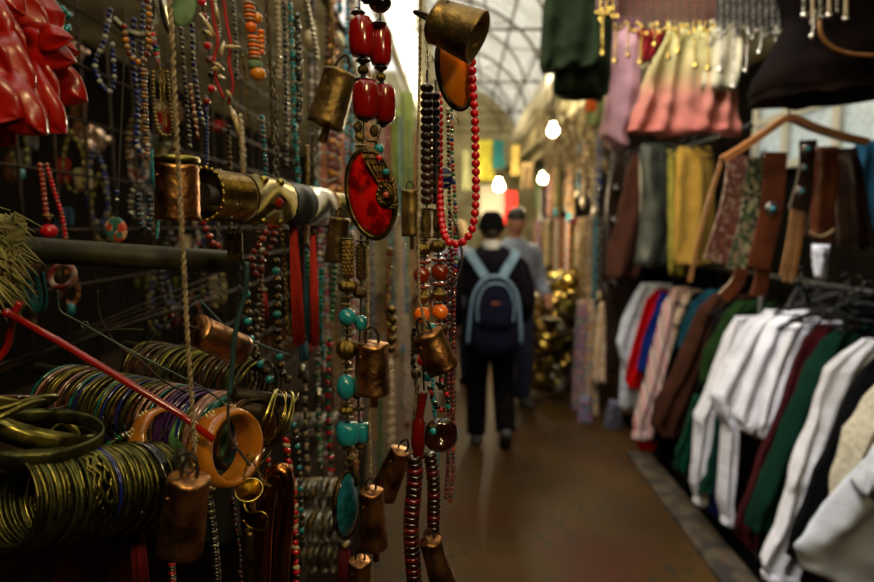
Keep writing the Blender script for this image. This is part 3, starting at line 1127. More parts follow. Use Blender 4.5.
G = [
    # name, category, Y, material, sleeve rows, body rows, label
    ('jacket', 4.62, fab('pale_white_denim', (.62, .68, .76)), [(283, 642, 664), (295, 634, 660), (318, 623, 650), (340, 617, 642), (356, 619, 637), (372, 627, 640)],
     [(284, 640, 672), (310, 630, 672), (345, 624, 668), (385, 620, 658), (408, 619, 650)], 'white jacket at the far end of the rail, before the red top'),
    ('top', 4.45, fab('bright_red', (.5, .006, .008)), [(289, 656, 667), (300, 646, 663), (330, 636, 655), (360, 628, 650), (380, 624, 640), (389, 628, 640)],
     [(291, 654, 676), (330, 640, 675), (378, 632, 665)], 'bright red top between the white jacket and the blue garment'),
    ('shirt', 4.3, fab('royal_blue', (.012, .03, .18)), [(293, 660, 672), (320, 650, 668), (350, 641, 655), (372, 637, 652)],
     [(294, 662, 684), (330, 652, 680), (385, 640, 665)], 'narrow royal blue garment pressed beside the bright red top'),
    ('shirt', 4.12, stripes('pink_cream_stripe', [(.6, .45, .4), (.55, .2, .2), (.65, .55, .48), (.3, .16, .13)], 22), [(287, 674, 690), (305, 664, 684), (340, 655, 678), (380, 646, 668), (420, 634, 655), (437, 634, 654)],
     [(289, 672, 700), (340, 660, 695), (430, 640, 672)], 'striped pink and cream shirt on the far half of the rail'),
    ('shirt', 3.98, fab('pale_beige', (.50, .40, .30)), [(290, 688, 702), (305, 679, 694), (325, 672, 686)],
     [(291, 688, 710), (340, 672, 700), (400, 662, 690)], 'pale beige shirt showing only its shoulder behind the teal one'),
    ('top', 3.9, BLKF, [(292, 694, 712), (320, 680, 700), (380, 662, 684), (440, 652, 676)],
     [(293, 694, 722), (340, 680, 712), (455, 655, 695)], 'black garment squeezed between the pale beige and teal shirts'),
    ('shirt', 3.75, fab('teal_cotton', (.014, .075, .10)), [(290, 706, 724), (305, 692, 716), (325, 684, 704), (350, 678, 694)],
     [(291, 705, 735), (330, 690, 730), (420, 668, 705)], 'teal shirt behind the long dark brown coat'),
    ('coat', 3.6, fab('dark_brown_wool', (.075, .032, .018)), [(293, 714, 740), (308, 700, 730), (340, 686, 716), (375, 672, 704), (400, 656, 696), (425, 650, 684), (436, 660, 676)],
     [(295, 712, 752), (340, 695, 745), (425, 662, 715)], 'long dark brown coat on the far half of the rail'),
    ('top', 3.42, BLKF, [(298, 728, 750), (320, 714, 738), (370, 700, 724), (410, 690, 716), (450, 676, 700)],
     [(299, 728, 765), (340, 712, 755), (455, 678, 725)], 'black top between the dark brown coat and the green-edged one'),
    ('shirt', 3.3, fab('emerald_jersey', (.006, .06, .032)), [(395, 694, 706), (430, 684, 703), (455, 675, 698), (470, 674, 692)],
     [(302, 735, 770), (350, 715, 760), (410, 700, 740), (470, 682, 715)], 'emerald green garment whose hem shows low under the black tops'),
    ('top', 3.2, fab('green_edged_black', (.02, .05, .012)), [(301, 738, 757), (312, 728, 742), (335, 716, 730), (352, 706, 722), (385, 700, 716)],
     [(303, 738, 775), (350, 722, 765), (390, 710, 745)], 'dark olive top with a greenish edge behind the first white shirt'),
    ('shirt', 3.08, WHT, [(318, 735, 745), (335, 725, 742), (365, 715, 736), (395, 704, 726), (415, 694, 720), (424, 695, 716), (450, 693, 714), (480, 690, 708), (502, 696, 708)],
     [(316, 735, 780), (350, 728, 770), (400, 712, 750)], 'long narrow white shirt, farthest of the white shirts on the rail'),
    ('shirt', 3.02, fab('bottle_green', (.008, .05, .032)), [(400, 718, 730), (440, 712, 724), (475, 704, 716), (492, 698, 712)],
     [(320, 745, 785), (370, 735, 775), (440, 718, 750)], 'bottle green garment hanging low between two long white shirts'),
    ('shirt', 2.98, fab('dark_navy', (.008, .012, .06)), [(400, 728, 742), (440, 722, 736), (490, 714, 728), (516, 710, 724)],
     [(322, 750, 790), (370, 740, 780), (440, 728, 760)], 'dark navy garment hanging low beside the bottle green one'),
    ('shirt', 2.86, WHT, [(311, 768, 800), (322, 748, 785), (345, 735, 772), (370, 724, 756), (395, 711, 744), (412, 716, 742), (425, 724, 740), (460, 721, 738), (500, 719, 733), (522, 724, 733)],
     [(310, 765, 805), (350, 745, 795), (400, 728, 780), (430, 735, 775)], 'white shirt with one sleeve hanging down almost to the rack base'),
    ('blouse', 2.72, WHT, [(311, 790, 818), (322, 770, 802), (350, 756, 785), (385, 744, 775), (415, 733, 766), (428, 740, 758)],
     [(311, 788, 826), (350, 768, 815), (400, 755, 800), (434, 750, 785)], 'crumpled white blouse in the middle of the white shirts'),
    ('blouse', 2.6, WHT, [(315, 808, 832), (328, 790, 818), (355, 778, 806), (390, 766, 795), (425, 756, 785), (435, 762, 780)],
     [(315, 806, 842), (350, 790, 835), (400, 775, 815), (425, 770, 800)], 'white blouse touching the dark maroon coat'),
    ('coat', 2.46, fab('dark_maroon', (.055, .006, .008)), [(324, 822, 845), (338, 806, 836), (370, 793, 822), (410, 780, 806), (450, 764, 792), (490, 750, 778), (528, 738, 758), (545, 742, 752)],
     [(325, 820, 858), (370, 802, 850), (450, 775, 820), (520, 752, 790)], 'dark maroon coat between the white blouses and the green coat'),
    ('coat', 2.3, fab('forest_green', (.006, .034, .020), .8), [(326, 842, 872), (340, 824, 862), (365, 810, 850), (400, 795, 838), (440, 778, 820), (480, 762, 802), (515, 749, 785), (528, 747, 772)],
     [(328, 838, 890), (370, 820, 885), (450, 785, 850), (520, 765, 820)], 'large forest green coat on the near half of the rail'),
    ('coat', 2.18, BLKF, [(334, 862, 888), (350, 846, 880), (400, 828, 860), (450, 808, 840), (500, 790, 822), (545, 775, 800)],
     [(336, 860, 905), (400, 840, 895), (480, 812, 862), (545, 790, 840)], 'black coat between the green coat and the long white shirt'),
    ('shirt', 2.06, WHT, [(340, 862, 892), (352, 842, 880), (370, 828, 862), (395, 820, 850), (430, 808, 836), (460, 796, 824), (480, 790, 815), (494, 788, 816), (530, 776, 812), (562, 762, 800), (578, 766, 794)],
     [(341, 860, 915), (400, 842, 905), (470, 815, 865)], 'long-sleeved white shirt hanging diagonally, nearest white shirt of the rail'),
    ('top', 1.92, BLKF, [(352, 880, 905), (375, 862, 892), (410, 848, 880), (450, 830, 866), (490, 812, 846), (530, 798, 835), (560, 790, 820)],
     [(352, 880, 930), (420, 855, 920), (500, 825, 890), (570, 800, 860)], 'black top before the cream knit'),
    ('sweater', 1.74, CREAMK, [(372, 892, 925), (400, 868, 905), (430, 850, 892), (465, 838, 876), (500, 830, 862), (540, 824, 850), (556, 832, 846)],
     [(372, 895, 960), (430, 870, 950), (500, 845, 920), (560, 840, 900)], 'cream knitted sweater behind the grey t-shirt'),
    ('t-shirt', 1.5, WHT2, [(425, 900, 945), (448, 878, 925), (470, 866, 905), (490, 858, 890)],
     [(415, 905, 1010), (450, 880, 1000), (490, 843, 990), (520, 815, 980), (545, 792, 975), (566, 800, 970), (590, 850, 965)], 'pale grey t-shirt nearest to the camera'),
]
for i, (nm, Y, m, srows, brows, lab) in enumerate(G):
    x = AX(1.57, Y)
    top = W(brows[0][1], brows[0][0], Y)
    e = empty({'t-shirt': 't_shirt'}.get(nm, nm), (x, Y, top.z), lab, nm, 'garments on the low clothes rail')
    b = MB()
    cloth(b, brows, Y + .03, .05, m, folds=3.6, amp=.016, seed=i + 1, n=56)
    if brows[0][0] < 340:
        # collar
        zc = W(x and 700, brows[0][0], Y).z
    b.build('body', e)
    b = MB()
    cloth(b, srows, Y - .02, .07, m, folds=3.4, amp=.020, seed=i + 31, n=56)
    if nm in ('shirt', 'blouse') and len(srows) > 4 and srows[-1][2] - srows[-1][1] > 6:
        zc = srows[-1]
        b2 = MB()
        cloth(b2, [(zc[0] - 6, zc[1] - 1, zc[2] + 1), (zc[0] - 3, zc[1] - 2, zc[2] + 2), (zc[0] + 1, zc[1] - 2, zc[2] + 2)], Y - .02, .085, m, folds=1, amp=.003, seed=i)
        cuffb = b2
    sl_ = b.build('sleeve', e)
    if nm in ('shirt', 'blouse') and len(srows) > 4 and srows[-1][2] - srows[-1][1] > 6:
        cuffb.build('cuff', sl_)
    if i in (3,):
        b = MB()
        cloth(b, [(432, 636, 657), (440, 635, 658), (450, 640, 655)], Y + .02, .05, MATS['bright_red'], seed=5)
        b.build('lining', e)
for i, (nm, Y, m, srows, brows, lab) in enumerate(G):
    hanger(Y + .03, W(700, brows[0][0], Y).z - .0, AX(1.57, Y) + .08, 'black plastic hanger holding a garment on the low rail', 'hangers on the low rail')
# hem stitching on the grey t-shirt is its own raised band
b = MB()
pts = [W(x_, y_, 1.445) for x_, y_ in ((798, 541), (830, 548), (874, 556), (930, 566))]

# light button placket and collar on two white blouses
for (cx, cy, Y) in ((752, 330, 2.8), (800, 322, 2.55)):
    pass

# ---------------------------------------------------------------- jackets on the high rail
b = MB()
b.tube([V((AX(1.42, 3.0), 3.0, 2.14)), V((AX(1.42, 5.3), 5.3, 2.14))], .015, RAIL, 8)
hr = b.build('clothes_rail', label='high steel rail carrying the row of jackets', cat='rail')
SUEDE = fab('brown_suede', (.11, .05, .035))
GREYL = mat('grey_green_leather', (.075, .085, .065), (.03, .035, .03), rough=.45, scale=9, bump=.4)
MUST = fab('mustard_corduroy', (.40, .26, .06), .8)
LEAB = mat('brown_leather', (.17, .055, .022), (.07, .022, .010), rough=.38, scale=12, bump=.3)
LEAD = mat('dark_brown_leather', (.05, .022, .012), (.02, .009, .006), rough=.4, scale=12, bump=.5)
J = [
    ('jacket', 4.75, LEAD, [(150, 612, 634), (200, 606, 634), (260, 604, 632), (300, 608, 628)], None, 'brown leather jacket with round dark medallions, farthest of the high row'),
    ('jacket', 4.5, SUEDE, [(152, 633, 648), (175, 626, 646), (215, 618, 644), (255, 607, 634), (278, 607, 624)], (625, 655), 'brown suede jacket in the high row beside the grey-green one'),
    ('jacket', 4.2, GREYL, [(144, 642, 664), (160, 640, 668), (200, 642, 672), (235, 640, 672), (266, 634, 668)], None, 'grey-green leather jacket in the middle of the high row'),
    ('jacket', 3.95, fab('yellow_green_corduroy', (.30, .27, .06)), [(150, 668, 684), (180, 668, 686), (230, 668, 684), (275, 668, 680)], None, 'yellowish green jacket edge beside the mustard jacket'),
    ('jacket', 3.8, MUST, [(147, 678, 698), (160, 676, 703), (210, 674, 703), (250, 674, 700), (265, 676, 698)], None, 'mustard corduroy jacket, nearest of the high row'),
]
for i, (nm, Y, m, rows, _, lab) in enumerate(J):
    c = W((rows[0][1] + rows[0][2]) / 2, rows[0][0], Y)
    e = empty('jacket', c, lab, 'jacket', 'jackets on the high rail')
    b = MB()
    cloth(b, [(r[0], r[1] + 5, r[2] + 12) for r in rows], Y + .06, .06, m, folds=2, amp=.016, seed=i + 50)
    b.build('body', e)
    b = MB()
    cloth(b, rows, Y - .02, .08, m, folds=1.8, amp=.02, seed=i + 60)
    b.build('sleeve', e)
    hanger(Y + .02, c.z + .03, c.x + .04, 'dark hanger holding a jacket on the high rail', 'hangers on the high rail')
_jk = [o for o in C.objects if o.name == 'jacket.001' or o.get('label', '').startswith('brown leather jacket with round')][-1]
for (x_, y_) in ((618, 189), (616, 221), (615, 262), (615, 284)):
    b = MB()
    b.lathe([(0, .012), (.02, .011), (.034, .005), (.042, -.004)], Matrix.Translation(W(x_, y_, 4.64)) @ Matrix.Rotation(PI / 2, 4, 'X'), BLACKB, 16)
    b.sphere(W(x_, y_, 4.62), .012, SILVERD, 8, 6)
    b.build('medallion', _jk)
# dark skirts/clothes behind the jackets
DKB = fab('dark_brown_cloth', (.03, .02, .014))
for i, (x0, x1, y0, y1, Y, m, lab) in enumerate((
        (700, 760, 140, 292, 4.9, DKB, 'dark brown cloth hanging behind the leather straps'),
        (640, 705, 255, 292, 4.9, BLKF, 'black cloth hanging in shadow under the mustard jacket'),
        (756, 830, 150, 290, 4.6, BLKF, 'black garment hanging behind the wooden hanger'),
        (820, 900, 170, 310, 4.4, fab('faded_black', (.02, .018, .02)), 'faded black garment hanging behind the blue denim'))):
    b = MB()
    cloth(b, [(y0, x0 + 6, x1 - 6), (y0 + 15, x0, x1), (y1, x0, x1)], Y, .06, m, folds=5, amp=.02, seed=i + 80)
    b.build('hanging_garment', label=lab, cat='garment')
b = MB()
cloth(b, [(140, 856, 900), (170, 852, 905), (235, 858, 905)], 2.9, .05, fab('blue_denim', (.03, .10, .16)), folds=3, amp=.02, seed=9)
b.build('denim_jacket', label='blue denim garment at the edge right of the leather straps', cat='garment')
b = MB()
cloth(b, [(245, 812, 830), (260, 812, 829), (278, 814, 827)], 2.2, .03, WHT, seed=3, folds=1)
b.build('price_tag', label='small white paper tag under the brown leather bag strap', cat='tag')

# ---------------------------------------------------------------- wooden hanger with leather straps
PINE = mat('varnished_pine', (.45, .22, .08), (.30, .13, .04), rough=.35, scale=12, coat=.3)
e = empty('wooden_hanger', W(789, 112, 1.9), 'wide varnished wooden hanger carrying the leather straps', 'hanger')
b = MB()
hp = [W(x_, y_, 1.9) for x_, y_ in ((722, 160), (745, 146), (770, 129), (789, 118), (812, 127), (840, 136), (866, 142))]
b.tube(smooth(hp, 4), .012, PINE, flat=(.020, .03))
b.build('hanger_arms', e)
b = MB()
b.tube([W(789, 118, 1.9), W(789, 108, 1.9), W(793, 103, 1.9), W(789, 99, 1.9)], .003, RAIL, 6)
b.build('hook', e)


def strap(px0, py0, px1, py1, Y, w, m, name, label, cat='leather strap', bend=4, buckle=None, extra=None, thick=.006):
    a, c = W(px0, py0, Y), W(px1, py1, Y)
    mid = W((px0 + px1) / 2 + bend, (py0 + py1) / 2, Y)
    b = MB()
    s = Y / F
    b.tube(smooth([a, mid, c], 6), .01, m, flat=(w * s, thick))
    o = b.build(name, label=label, cat=cat)
    if buckle:
        for (bx, by, br, bm) in buckle:
            b = MB()
            p_ = W(bx, by, Y) - V((0, .006, 0))
            b.lathe([(0, .004), (br * s * .6, .004), (br * s, .001), (br * s, -.002)], Matrix.Translation(p_) @ Matrix.Rotation(PI / 2, 4, 'X'), bm, 12)
            b.sphere(p_ - V((0, .003, 0)), br * s * .4, TURQ if bm is SILVERD else bm, 8, 6)
            b.build('stud', o)
    return o


SNAKE = patch('snake_leather', [(.13, .035, .025), (.28, .18, .12), (.09, .025, .02), (.17, .06, .04)], 90, rough=.4)
EMB = patch('embroidered_band', [(.03, .035, .015), (.30, .27, .14), (.02, .02, .01), (.06, .09, .03), (.2, .14, .07)], 70)
strap(722, 160, 690, 282, 1.92, 4, mat('tan_cord', (.36, .18, .06)), 'tan_lace', 'tan leather cord slanting from the left end of the wooden hanger', bend=-3)
strap(742, 156, 716, 262, 1.95, 26, SNAKE, 'snakeskin_strap', 'wide reddish snakeskin strap under the left of the wooden hanger')
strap(757, 158, 735, 270, 1.93, 18, EMB, 'embroidered_strap', 'black and cream embroidered strap beside the snakeskin one')
strap(776, 152, 758, 268, 1.90, 22, LEAB, 'leather_belt', 'smooth reddish brown leather strap with a diamond stud', buckle=[(771, 209, 7, SILVERD)])
strap(760, 250, 757, 296, 1.92, 14, LEAB, 'leather_loop', 'lower brown leather strap end hanging below the diamond stud')
strap(742, 268, 723, 298, 1.86, 13, LEAB, 'leather_loop', 'short curved brown leather strap end at the far left')
strap(808, 140, 797, 210, 1.88, 17, LEAD, 'studded_belt', 'dark belt with turquoise studs in the middle of the wooden hanger', buckle=[(800, 192, 6, SILVERD), (806, 150, 6, SILVERD), (803, 168, 4, SILVERD)])
for k in range(5):
    strap(793 + k * 3, 205, 781 + k * 3.2, 275 + (k * 7) % 13, 1.9, 2.4, mat('tan_cord', (.36, .18, .06)), 'leather_thong', 'thin tan leather thong hanging from the turquoise studded belt', cat='thong', bend=1)
    C.objects[-1]['group'] = 'thongs under the studded belt'
strap(818, 148, 806, 235, 1.86, 4, SILVERD, 'beaded_cord', 'black and silver beaded cord between studded belt and leather bag')
# brown shoulder bag
e = empty('shoulder_bag', W(826, 250, 1.84), 'narrow brown leather bag with a curved seam, right of the studded belt', 'bag')
b = MB()
cloth(b, [(146, 816, 838), (170, 815, 838), (215, 811, 835), (240, 811, 833)], 1.84, .035, LEAB, folds=1, amp=.004, seed=4)
b.build('bag_body', e)
b = MB()
b.tube(smooth([W(x_, y_, 1.815) for x_, y_ in ((810, 232), (818, 236), (826, 235), (834, 229))], 4), .003, BONE, 6)
b.build('piping', e)
b = MB()
cloth(b, [(148, 838, 858), (200, 838, 866), (248, 842, 872)], 1.9, .05, LEAD, folds=2, amp=.01, seed=14)
b.build('leather_garment', label='dark leather garment hanging right of the narrow brown bag', cat='garment')
# black hangers bunched on the rail at right
for k in range(12):
    hx, hy, HY = 800 + (k * 31) % 74, 284 + (k * 17) % 26, 2.0 + (k * 7 % 12) * .05
    p_ = W(hx, hy, HY)
    h = empty('clothes_hanger', p_, 'empty black hanger bunched on the rail above the white shirts', 'hanger', 'empty black hangers')
    for me_, n_ in ((HM_, 'hanger_arms'), (HK_, 'hook')):
        o = inst(me_, n_, h, p_, (.8, 1.4, .8))
    h.rotation_euler = (R.uniform(-.2, .2), R.uniform(-.2, .2), R.uniform(-1.0, 1.0))

# ---------------------------------------------------------------- top right: dark leather bag, fringed scarves, skirt, robe
BAGD = mat('near_black_leather', (.014, .007, .004), (.006, .004, .003), rough=.9, scale=8, bump=.3, spec=.04)
e = empty('leather_bag', W(815, 100, 1.75), 'large very dark leather bag hanging at the top above the wooden hanger', 'bag')
b = MB()
cloth(b, [(-60, 790, 930), (-20, 780, 935), (25, 790, 940), (55, 772, 940), (80, 756, 938), (94, 755, 925), (101, 757, 850)], 1.72, .22, BAGD, folds=1.5, amp=.012, seed=2)
b.build('bag_body', e)
b = MB()
b.tube(smooth([W(x_, y_, 1.6) for x_, y_ in ((822, 8), (820, 30), (830, 46), (850, 54), (880, 56))], 5), .0055, mat('tan_cord', (.36, .18, .06)), 7)
b.build('handle', e)

SKM = gradz('dip_dyed_cotton', [(0.0, (.50, .12, .09)), (.38, (.55, .20, .13)), (.62, (.52, .42, .16)), (1.0, (.50, .46, .17))], -.25, .22)
e = empty('skirt', W(685, 20, 2.6), 'dip-dyed skirt, yellow at the waist and pink at the flared hem', 'skirt')
b = MB()
cloth(b, [(22, 668, 722), (50, 655, 728), (85, 643, 735), (110, 634, 737), (134, 626, 738)], 2.6, .10, SKM, folds=8, amp=.022, seed=7, n=72)
b.build('skirt_body', e)
b = MB()
for k in range(6):
    xx = 660 + k * 12
    b.tube([W(xx - 5, 40, 2.53), W(xx, 22, 2.53), W(xx + 5, 40, 2.53)], .004, mat('cream_lace', (.7, .62, .3)), 5)
b.build('lace_trim', e)
ROBE = fab('pale_pink_satin', (.44, .27, .29), .85)
b = MB()
cloth(b, [(18, 612, 640), (60, 610, 642), (105, 606, 640), (135, 602, 628), (148, 612, 628)], 2.75, .10, ROBE, folds=2, amp=.02, seed=17)
b.build('robe', label='pale pink satin robe hanging left of the dip-dyed skirt', cat='robe')
b = MB()
cloth(b, [(20, 712, 738), (55, 705, 742), (90, 702, 736)], 2.55, .05, fab('cream_crochet', (.55, .50, .33), .7), folds=3, amp=.012, seed=18)
b.build('crochet_top', label='cream crochet top hanging over the right edge of the dip-dyed skirt', cat='top')
b = MB()
cloth(b, [(30, 636, 668), (42, 640, 664), (62, 642, 652)], 2.5, .03, fab('wine_lace', (.22, .02, .02)), folds=3, amp=.01, seed=19)
b.build('lace_piece', label='wine red lace piece hanging before the pale pink robe', cat='lace')
DGR = fab('dark_green_velvet', (.024, .036, .014), .5)
e = empty('velvet_garment', W(573, 0, 2.5), 'dark green velvet jacket hanging from above beside the roof arches', 'jacket')
b = MB()
cloth(b, [(-30, 552, 606), (0, 544, 606), (40, 541, 606), (66, 539, 598), (72, 541, 578)], 2.45, .10, DGR, folds=4, amp=.02, seed=21)
b.build('front_sleeve', e)
b = MB()
cloth(b, [(-30, 560, 612), (30, 556, 614), (70, 554, 612), (92, 552, 608), (98, 560, 604)], 2.6, .10, DGR, folds=4, amp=.02, seed=22)
b.build('body', e)


def coin_scarf(px0, px1, py, Y, beadm, coinm, n, label, name='coin_scarf', drop=26):
    e = empty(name, W((px0 + px1) / 2, py, Y), label, 'beaded scarf')
    a, c = W(px0, py - 30, Y), W(px1, py - 30, Y)
    b = MB()
    cloth(b, [(py - 90, px0, px1), (py - 60, px0, px1), (py - 42, px0, px1)], Y, .02, beadm[0], folds=6, amp=.008, seed=px0)
    b.build('scarf_cloth', e)
    for i in range(n):
        x_ = px0 + (px1 - px0) * (i + .5) / n
        yb = py + 4 * math.sin(i * 1.3) + 3 * (i % 2)
        b = MB()
        p0, p1 = W(x_, py - 46, Y), W(x_, yb, Y)
        for q_, t_ in along([p0, p1], .009):
            b.sphere(q_, .0058, beadm[i % len(beadm)], 6, 4)
        b.lathe([(0, .0015), (.008, .001), (.008, -.001), (0, -.0015)], Matrix.Translation(W(x_, yb + 3, Y)) @ Matrix.Rotation(PI / 2, 4, 'X') @ Matrix.Rotation(R.uniform(-.8, .8), 4, 'Y'), coinm, 12)
        b.build('fringe', e)
    for i in range(n // 4):
        x_ = px0 + (px1 - px0) * (i + .3) / (n // 4)
        L = drop * R.uniform(.6, 1.5)
        b = MB()
        pts_ = [W(x_, py, Y - .02), W(x_ + R.uniform(-3, 2), py + L, Y - .02)]
        necklace_mesh(b, pts_, .005, .009, [coinm], 'chips')
        b.lathe([(0, .0015), (.009, .001), (.009, -.001), (0, -.0015)], Matrix.Translation(pts_[1]) @ Matrix.Rotation(PI / 2, 4, 'X'), coinm, 12)
        b.build('pendant_strand', e)
    return e


REDF = mat('rust_red_beads', (.17, .030, .008), (.08, .014, .005), rough=.6)
GARNET_M = mat('dark_red_beads', (.10, .012, .006), rough=.6)
coin_scarf(612, 716, 24, 2.15, [REDF, GARNET_M, REDF], GOLD, 34, 'rust red beaded scarf edged with gold coins, top right', drop=34)
coin_scarf(716, 800, 28, 1.9, [mat('black_grey_beads', (.05, .05, .05), (.01, .01, .01), rough=.6), SILVERD], SILVER, 26, 'black and grey beaded scarf edged with silver coins, top right', drop=40)
coin_scarf(596, 618, 10, 2.1, [GARNET, GOLD], GOLD, 7, 'short red and gold fringe hanging beside the green velvet jacket', drop=48)
coin_scarf(800, 850, 12, 1.5, [SILVERD, BONE], SILVER, 6, 'silver strands hanging before the very dark leather bag', drop=24)

# ---------------------------------------------------------------- scarves at the end of the clothes stall
SC = [
    (572, 590, 300, 430, 5.3, [(.25, .16, .22), (.08, .10, .20), (.45, .25, .18), (.12, .2, .12), (.3, .08, .16)], 'patterned blue and purple scarf, farthest of the hanging scarves'),
    (584, 598, 300, 452, 5.15, [(.42, .24, .12), (.55, .4, .18), (.3, .12, .08), (.2, .25, .3)], 'patterned brown and yellow scarf hanging in the middle of the scarves'),
    (594, 606, 302, 382, 5.0, [(.60, .42, .28), (.5, .33, .2), (.65, .52, .38), (.45, .3, .14)], 'short peach coloured scarf, nearest of the hanging scarves'),
    (576, 592, 395, 448, 4.95, [(.10, .14, .24), (.25, .2, .3), (.06, .14, .12), (.35, .1, .2)], 'blue patterned cloth hanging low under the scarves'),
    (586, 604, 425, 464, 4.85, [(.36, .07, .03), (.45, .16, .03), (.28, .05, .02), (.3, .16, .05)], 'red and orange cloth touching the floor end of the scarves'),
    (603, 622, 400, 450, 4.8, [(.06, .06, .09), (.12, .12, .17), (.03, .03, .04)], 'dark printed cloth under the white jacket'),
]
for i, (x0, x1, y0, y1, Y, cols, lab) in enumerate(SC):
    b = MB()
    cloth(b, [(y0, x0 + 6, x1 - 2), (y0 + 30 if y1 - y0 > 60 else y0 + 10, x0 + 3, x1 - 1), ((y0 + y1) / 2 + 10, x0, x1), (y1, x0 - 2, x1 + 1)], Y, .09, patch('scarf_print_%d' % i, cols, 45), folds=3, amp=.02, seed=i + 91)
    b.build('scarf', label=lab, cat='scarf')
b = MB()
cloth(b, [(282, 603, 618), (340, 606, 624), (372, 606, 618)], 4.95, .04, LEAD, folds=1, amp=.01, seed=96)
b.build('leather_strap', label='dark brown strap with round studs hanging beside the scarves', cat='leather strap')

# ================================================================== necklaces lining the aisle, far and blurred
COLSETS = [
    ('brown', [WOODB, DARKB, WOODB]), ('dull gold', [BRASS, BRASSD]), ('dark', [BLACKB, DARKB]), ('turquoise', [TURQ, BLACKB, TURQ]),
    ('red', [CORAL, GARNET]), ('bone coloured', [BONE, WOODB]), ('green', [GREENB, BRASSD]), ('blue', [BLUEB, SILVERD, BLUEB]),
    ('silver', [SILVERD, SILVER]), ('amber', [AMBER, AMBERY]), ('olive gold', [GOLDG, BRASSD]), ('mixed pink and pale', [PINKB, CLEARB, BONE]),
]
COLSETS += [COLSETS[0], COLSETS[1], COLSETS[1], COLSETS[10], COLSETS[10], COLSETS[5], COLSETS[2], COLSETS[9]]


def hang_loop(x, Y, ztop, L, w, r, ms, style, label, group, name='necklace', ax='y', single=False):
    """a necklace hanging as a narrow loop, its plane along the aisle"""
    b = MB()
    d = V((YAW, 1, 0)) if ax == 'y' else V((1, 0, 0))
    t = V((x, Y, ztop))
    if single:
        pts = [t, t - V((0, 0, L))]
    else:
        pts = smooth([t, t + d * w * .45 - V((0, 0, L * .35)), t + d * w * .5 - V((0, 0, L * .8)), t - V((0, 0, L)), t - d * w * .5 - V((0, 0, L * .8)),
                      t - d * w * .45 - V((0, 0, L * .35)), t], 5)
    necklace_mesh(b, pts, r, r * 2.0 if style != 'chain' else r * 2.1, ms, style)
    if R.random() < .5:
        q = t - V((0, 0, L + r * 2.5))
        b.sphere(q, r * 2.3, R.choice([BRASSD, TURQ, SILVERD, BONE, GARNET]), 9, 6, sc=(.7, 1, 1.4))
    return b.build(name, label=label, cat='necklace', group=group)


pegm = RUST
# right side of the aisle beyond the clothes
for lev, (z, Ya, Yb, n, L) in enumerate(((2.42, 5.1, 9.5, 26, .62), (1.72, 5.1, 9.5, 34, .85))):
    b = MB()
    b.tube([V((AX(1.22, Ya - .1), Ya - .1, z)), V((AX(1.22, Yb), Yb, z))], .014, RUST, 6)
    b.build('display_rail', label='%s iron rail of necklaces on the right beyond the clothes' % ('upper', 'lower')[lev], cat='rail')
    for k in range(n):
        Y = Ya + (Yb - Ya) * ((k + R.random() * .6) / n) ** 1.25
        cn, ms = R.choice(COLSETS)
        hang_loop(AX(1.22, Y) - R.uniform(.0, .12), Y, z, L * R.uniform(.7, 1.15), .11, R.uniform(.010, .018), ms, R.choice(['bead', 'chips', 'disc']),
                  '%s bead necklace in the blurred rows beyond the clothes rail' % cn, '%s necklaces right of the aisle' % cn)
# left side of the aisle
for lev, (z, Ya, Yb, n, L) in enumerate(((2.95, 1.5, 2.6, 14, .7), (2.35, 1.9, 8.0, 46, .62), (1.72, 2.0, 8.0, 46, .7), (1.05, 2.2, 7.0, 26, .55))):
    b = MB()
    b.tube([V((AX(-.42, Ya - .1), Ya - .1, z)), V((AX(-.42, Yb), Yb, z))], .012, RUST, 6)
    b.build('display_rail', label=['topmost', 'second from top', 'third from top', 'lowest'][lev] + ' iron rail of necklaces on the left of the aisle', cat='rail')
    for k in range(n):
        Y = Ya + (Yb - Ya) * ((k + R.random() * .6) / n) ** 1.5
        cn, ms = R.choice(COLSETS)
        hang_loop(AX(-.42, Y) + R.uniform(-.1, .12), Y, z, L * R.uniform(.6, 1.2), .10, R.uniform(.006, .012), ms, R.choice(['bead', 'chips', 'disc', 'chain']),
                  '%s bead necklace in the blurred rows left of the aisle' % cn, '%s necklaces left of the aisle' % cn)

# heap of metal trinkets by the right of the aisle
TABLE = mat('dark_table', (.04, .024, .010), rough=.9, spec=.1)
b = MB()
for q_ in range(5):
    b.box(V((AX(1.03 + .07 * q_, 7.2), 7.2, .12 + .19 * q_ + .0)), (.5 - .08 * q_, 2.5 - .1 * q_, .19), TABLE, Matrix.Rotation(-YAW, 4, 'Z'))
b.build('display_table', origin=(AX(1.12, 6.3), 6.3, 0), label='dark stepped table carrying the brass bowls, right of the aisle', cat='table')


def bowl_mesh(m):
    b = MB()
    b.lathe([(0, 0), (.5, .02), (.85, .25), (1, .62), (1.06, .64), (.98, .6), (.8, .27), (.45, .07), (0, .05)], Matrix(), m, 14)
    return b.mesh('bowl')


def pot_mesh(m):
    b = MB()
    b.lathe([(0, 0), (.6, .0), (.95, .45), (.9, .9), (.5, 1.25), (.42, 1.5), (.62, 1.65), (.5, 1.62), (.36, 1.5), (0, 1.4)], Matrix(), m, 14)
    return b.mesh('pot')


def plate_mesh(m):
    b = MB()
    b.lathe([(0, 0), (.55, 0), (.95, .08), (1.0, .12), (.95, .1), (.5, .04), (0, .04)], Matrix(), m, 18)
    b.torus(V((0, 0, .06)), .55, .03, m, None, 18, 4)
    return b.mesh('plate')


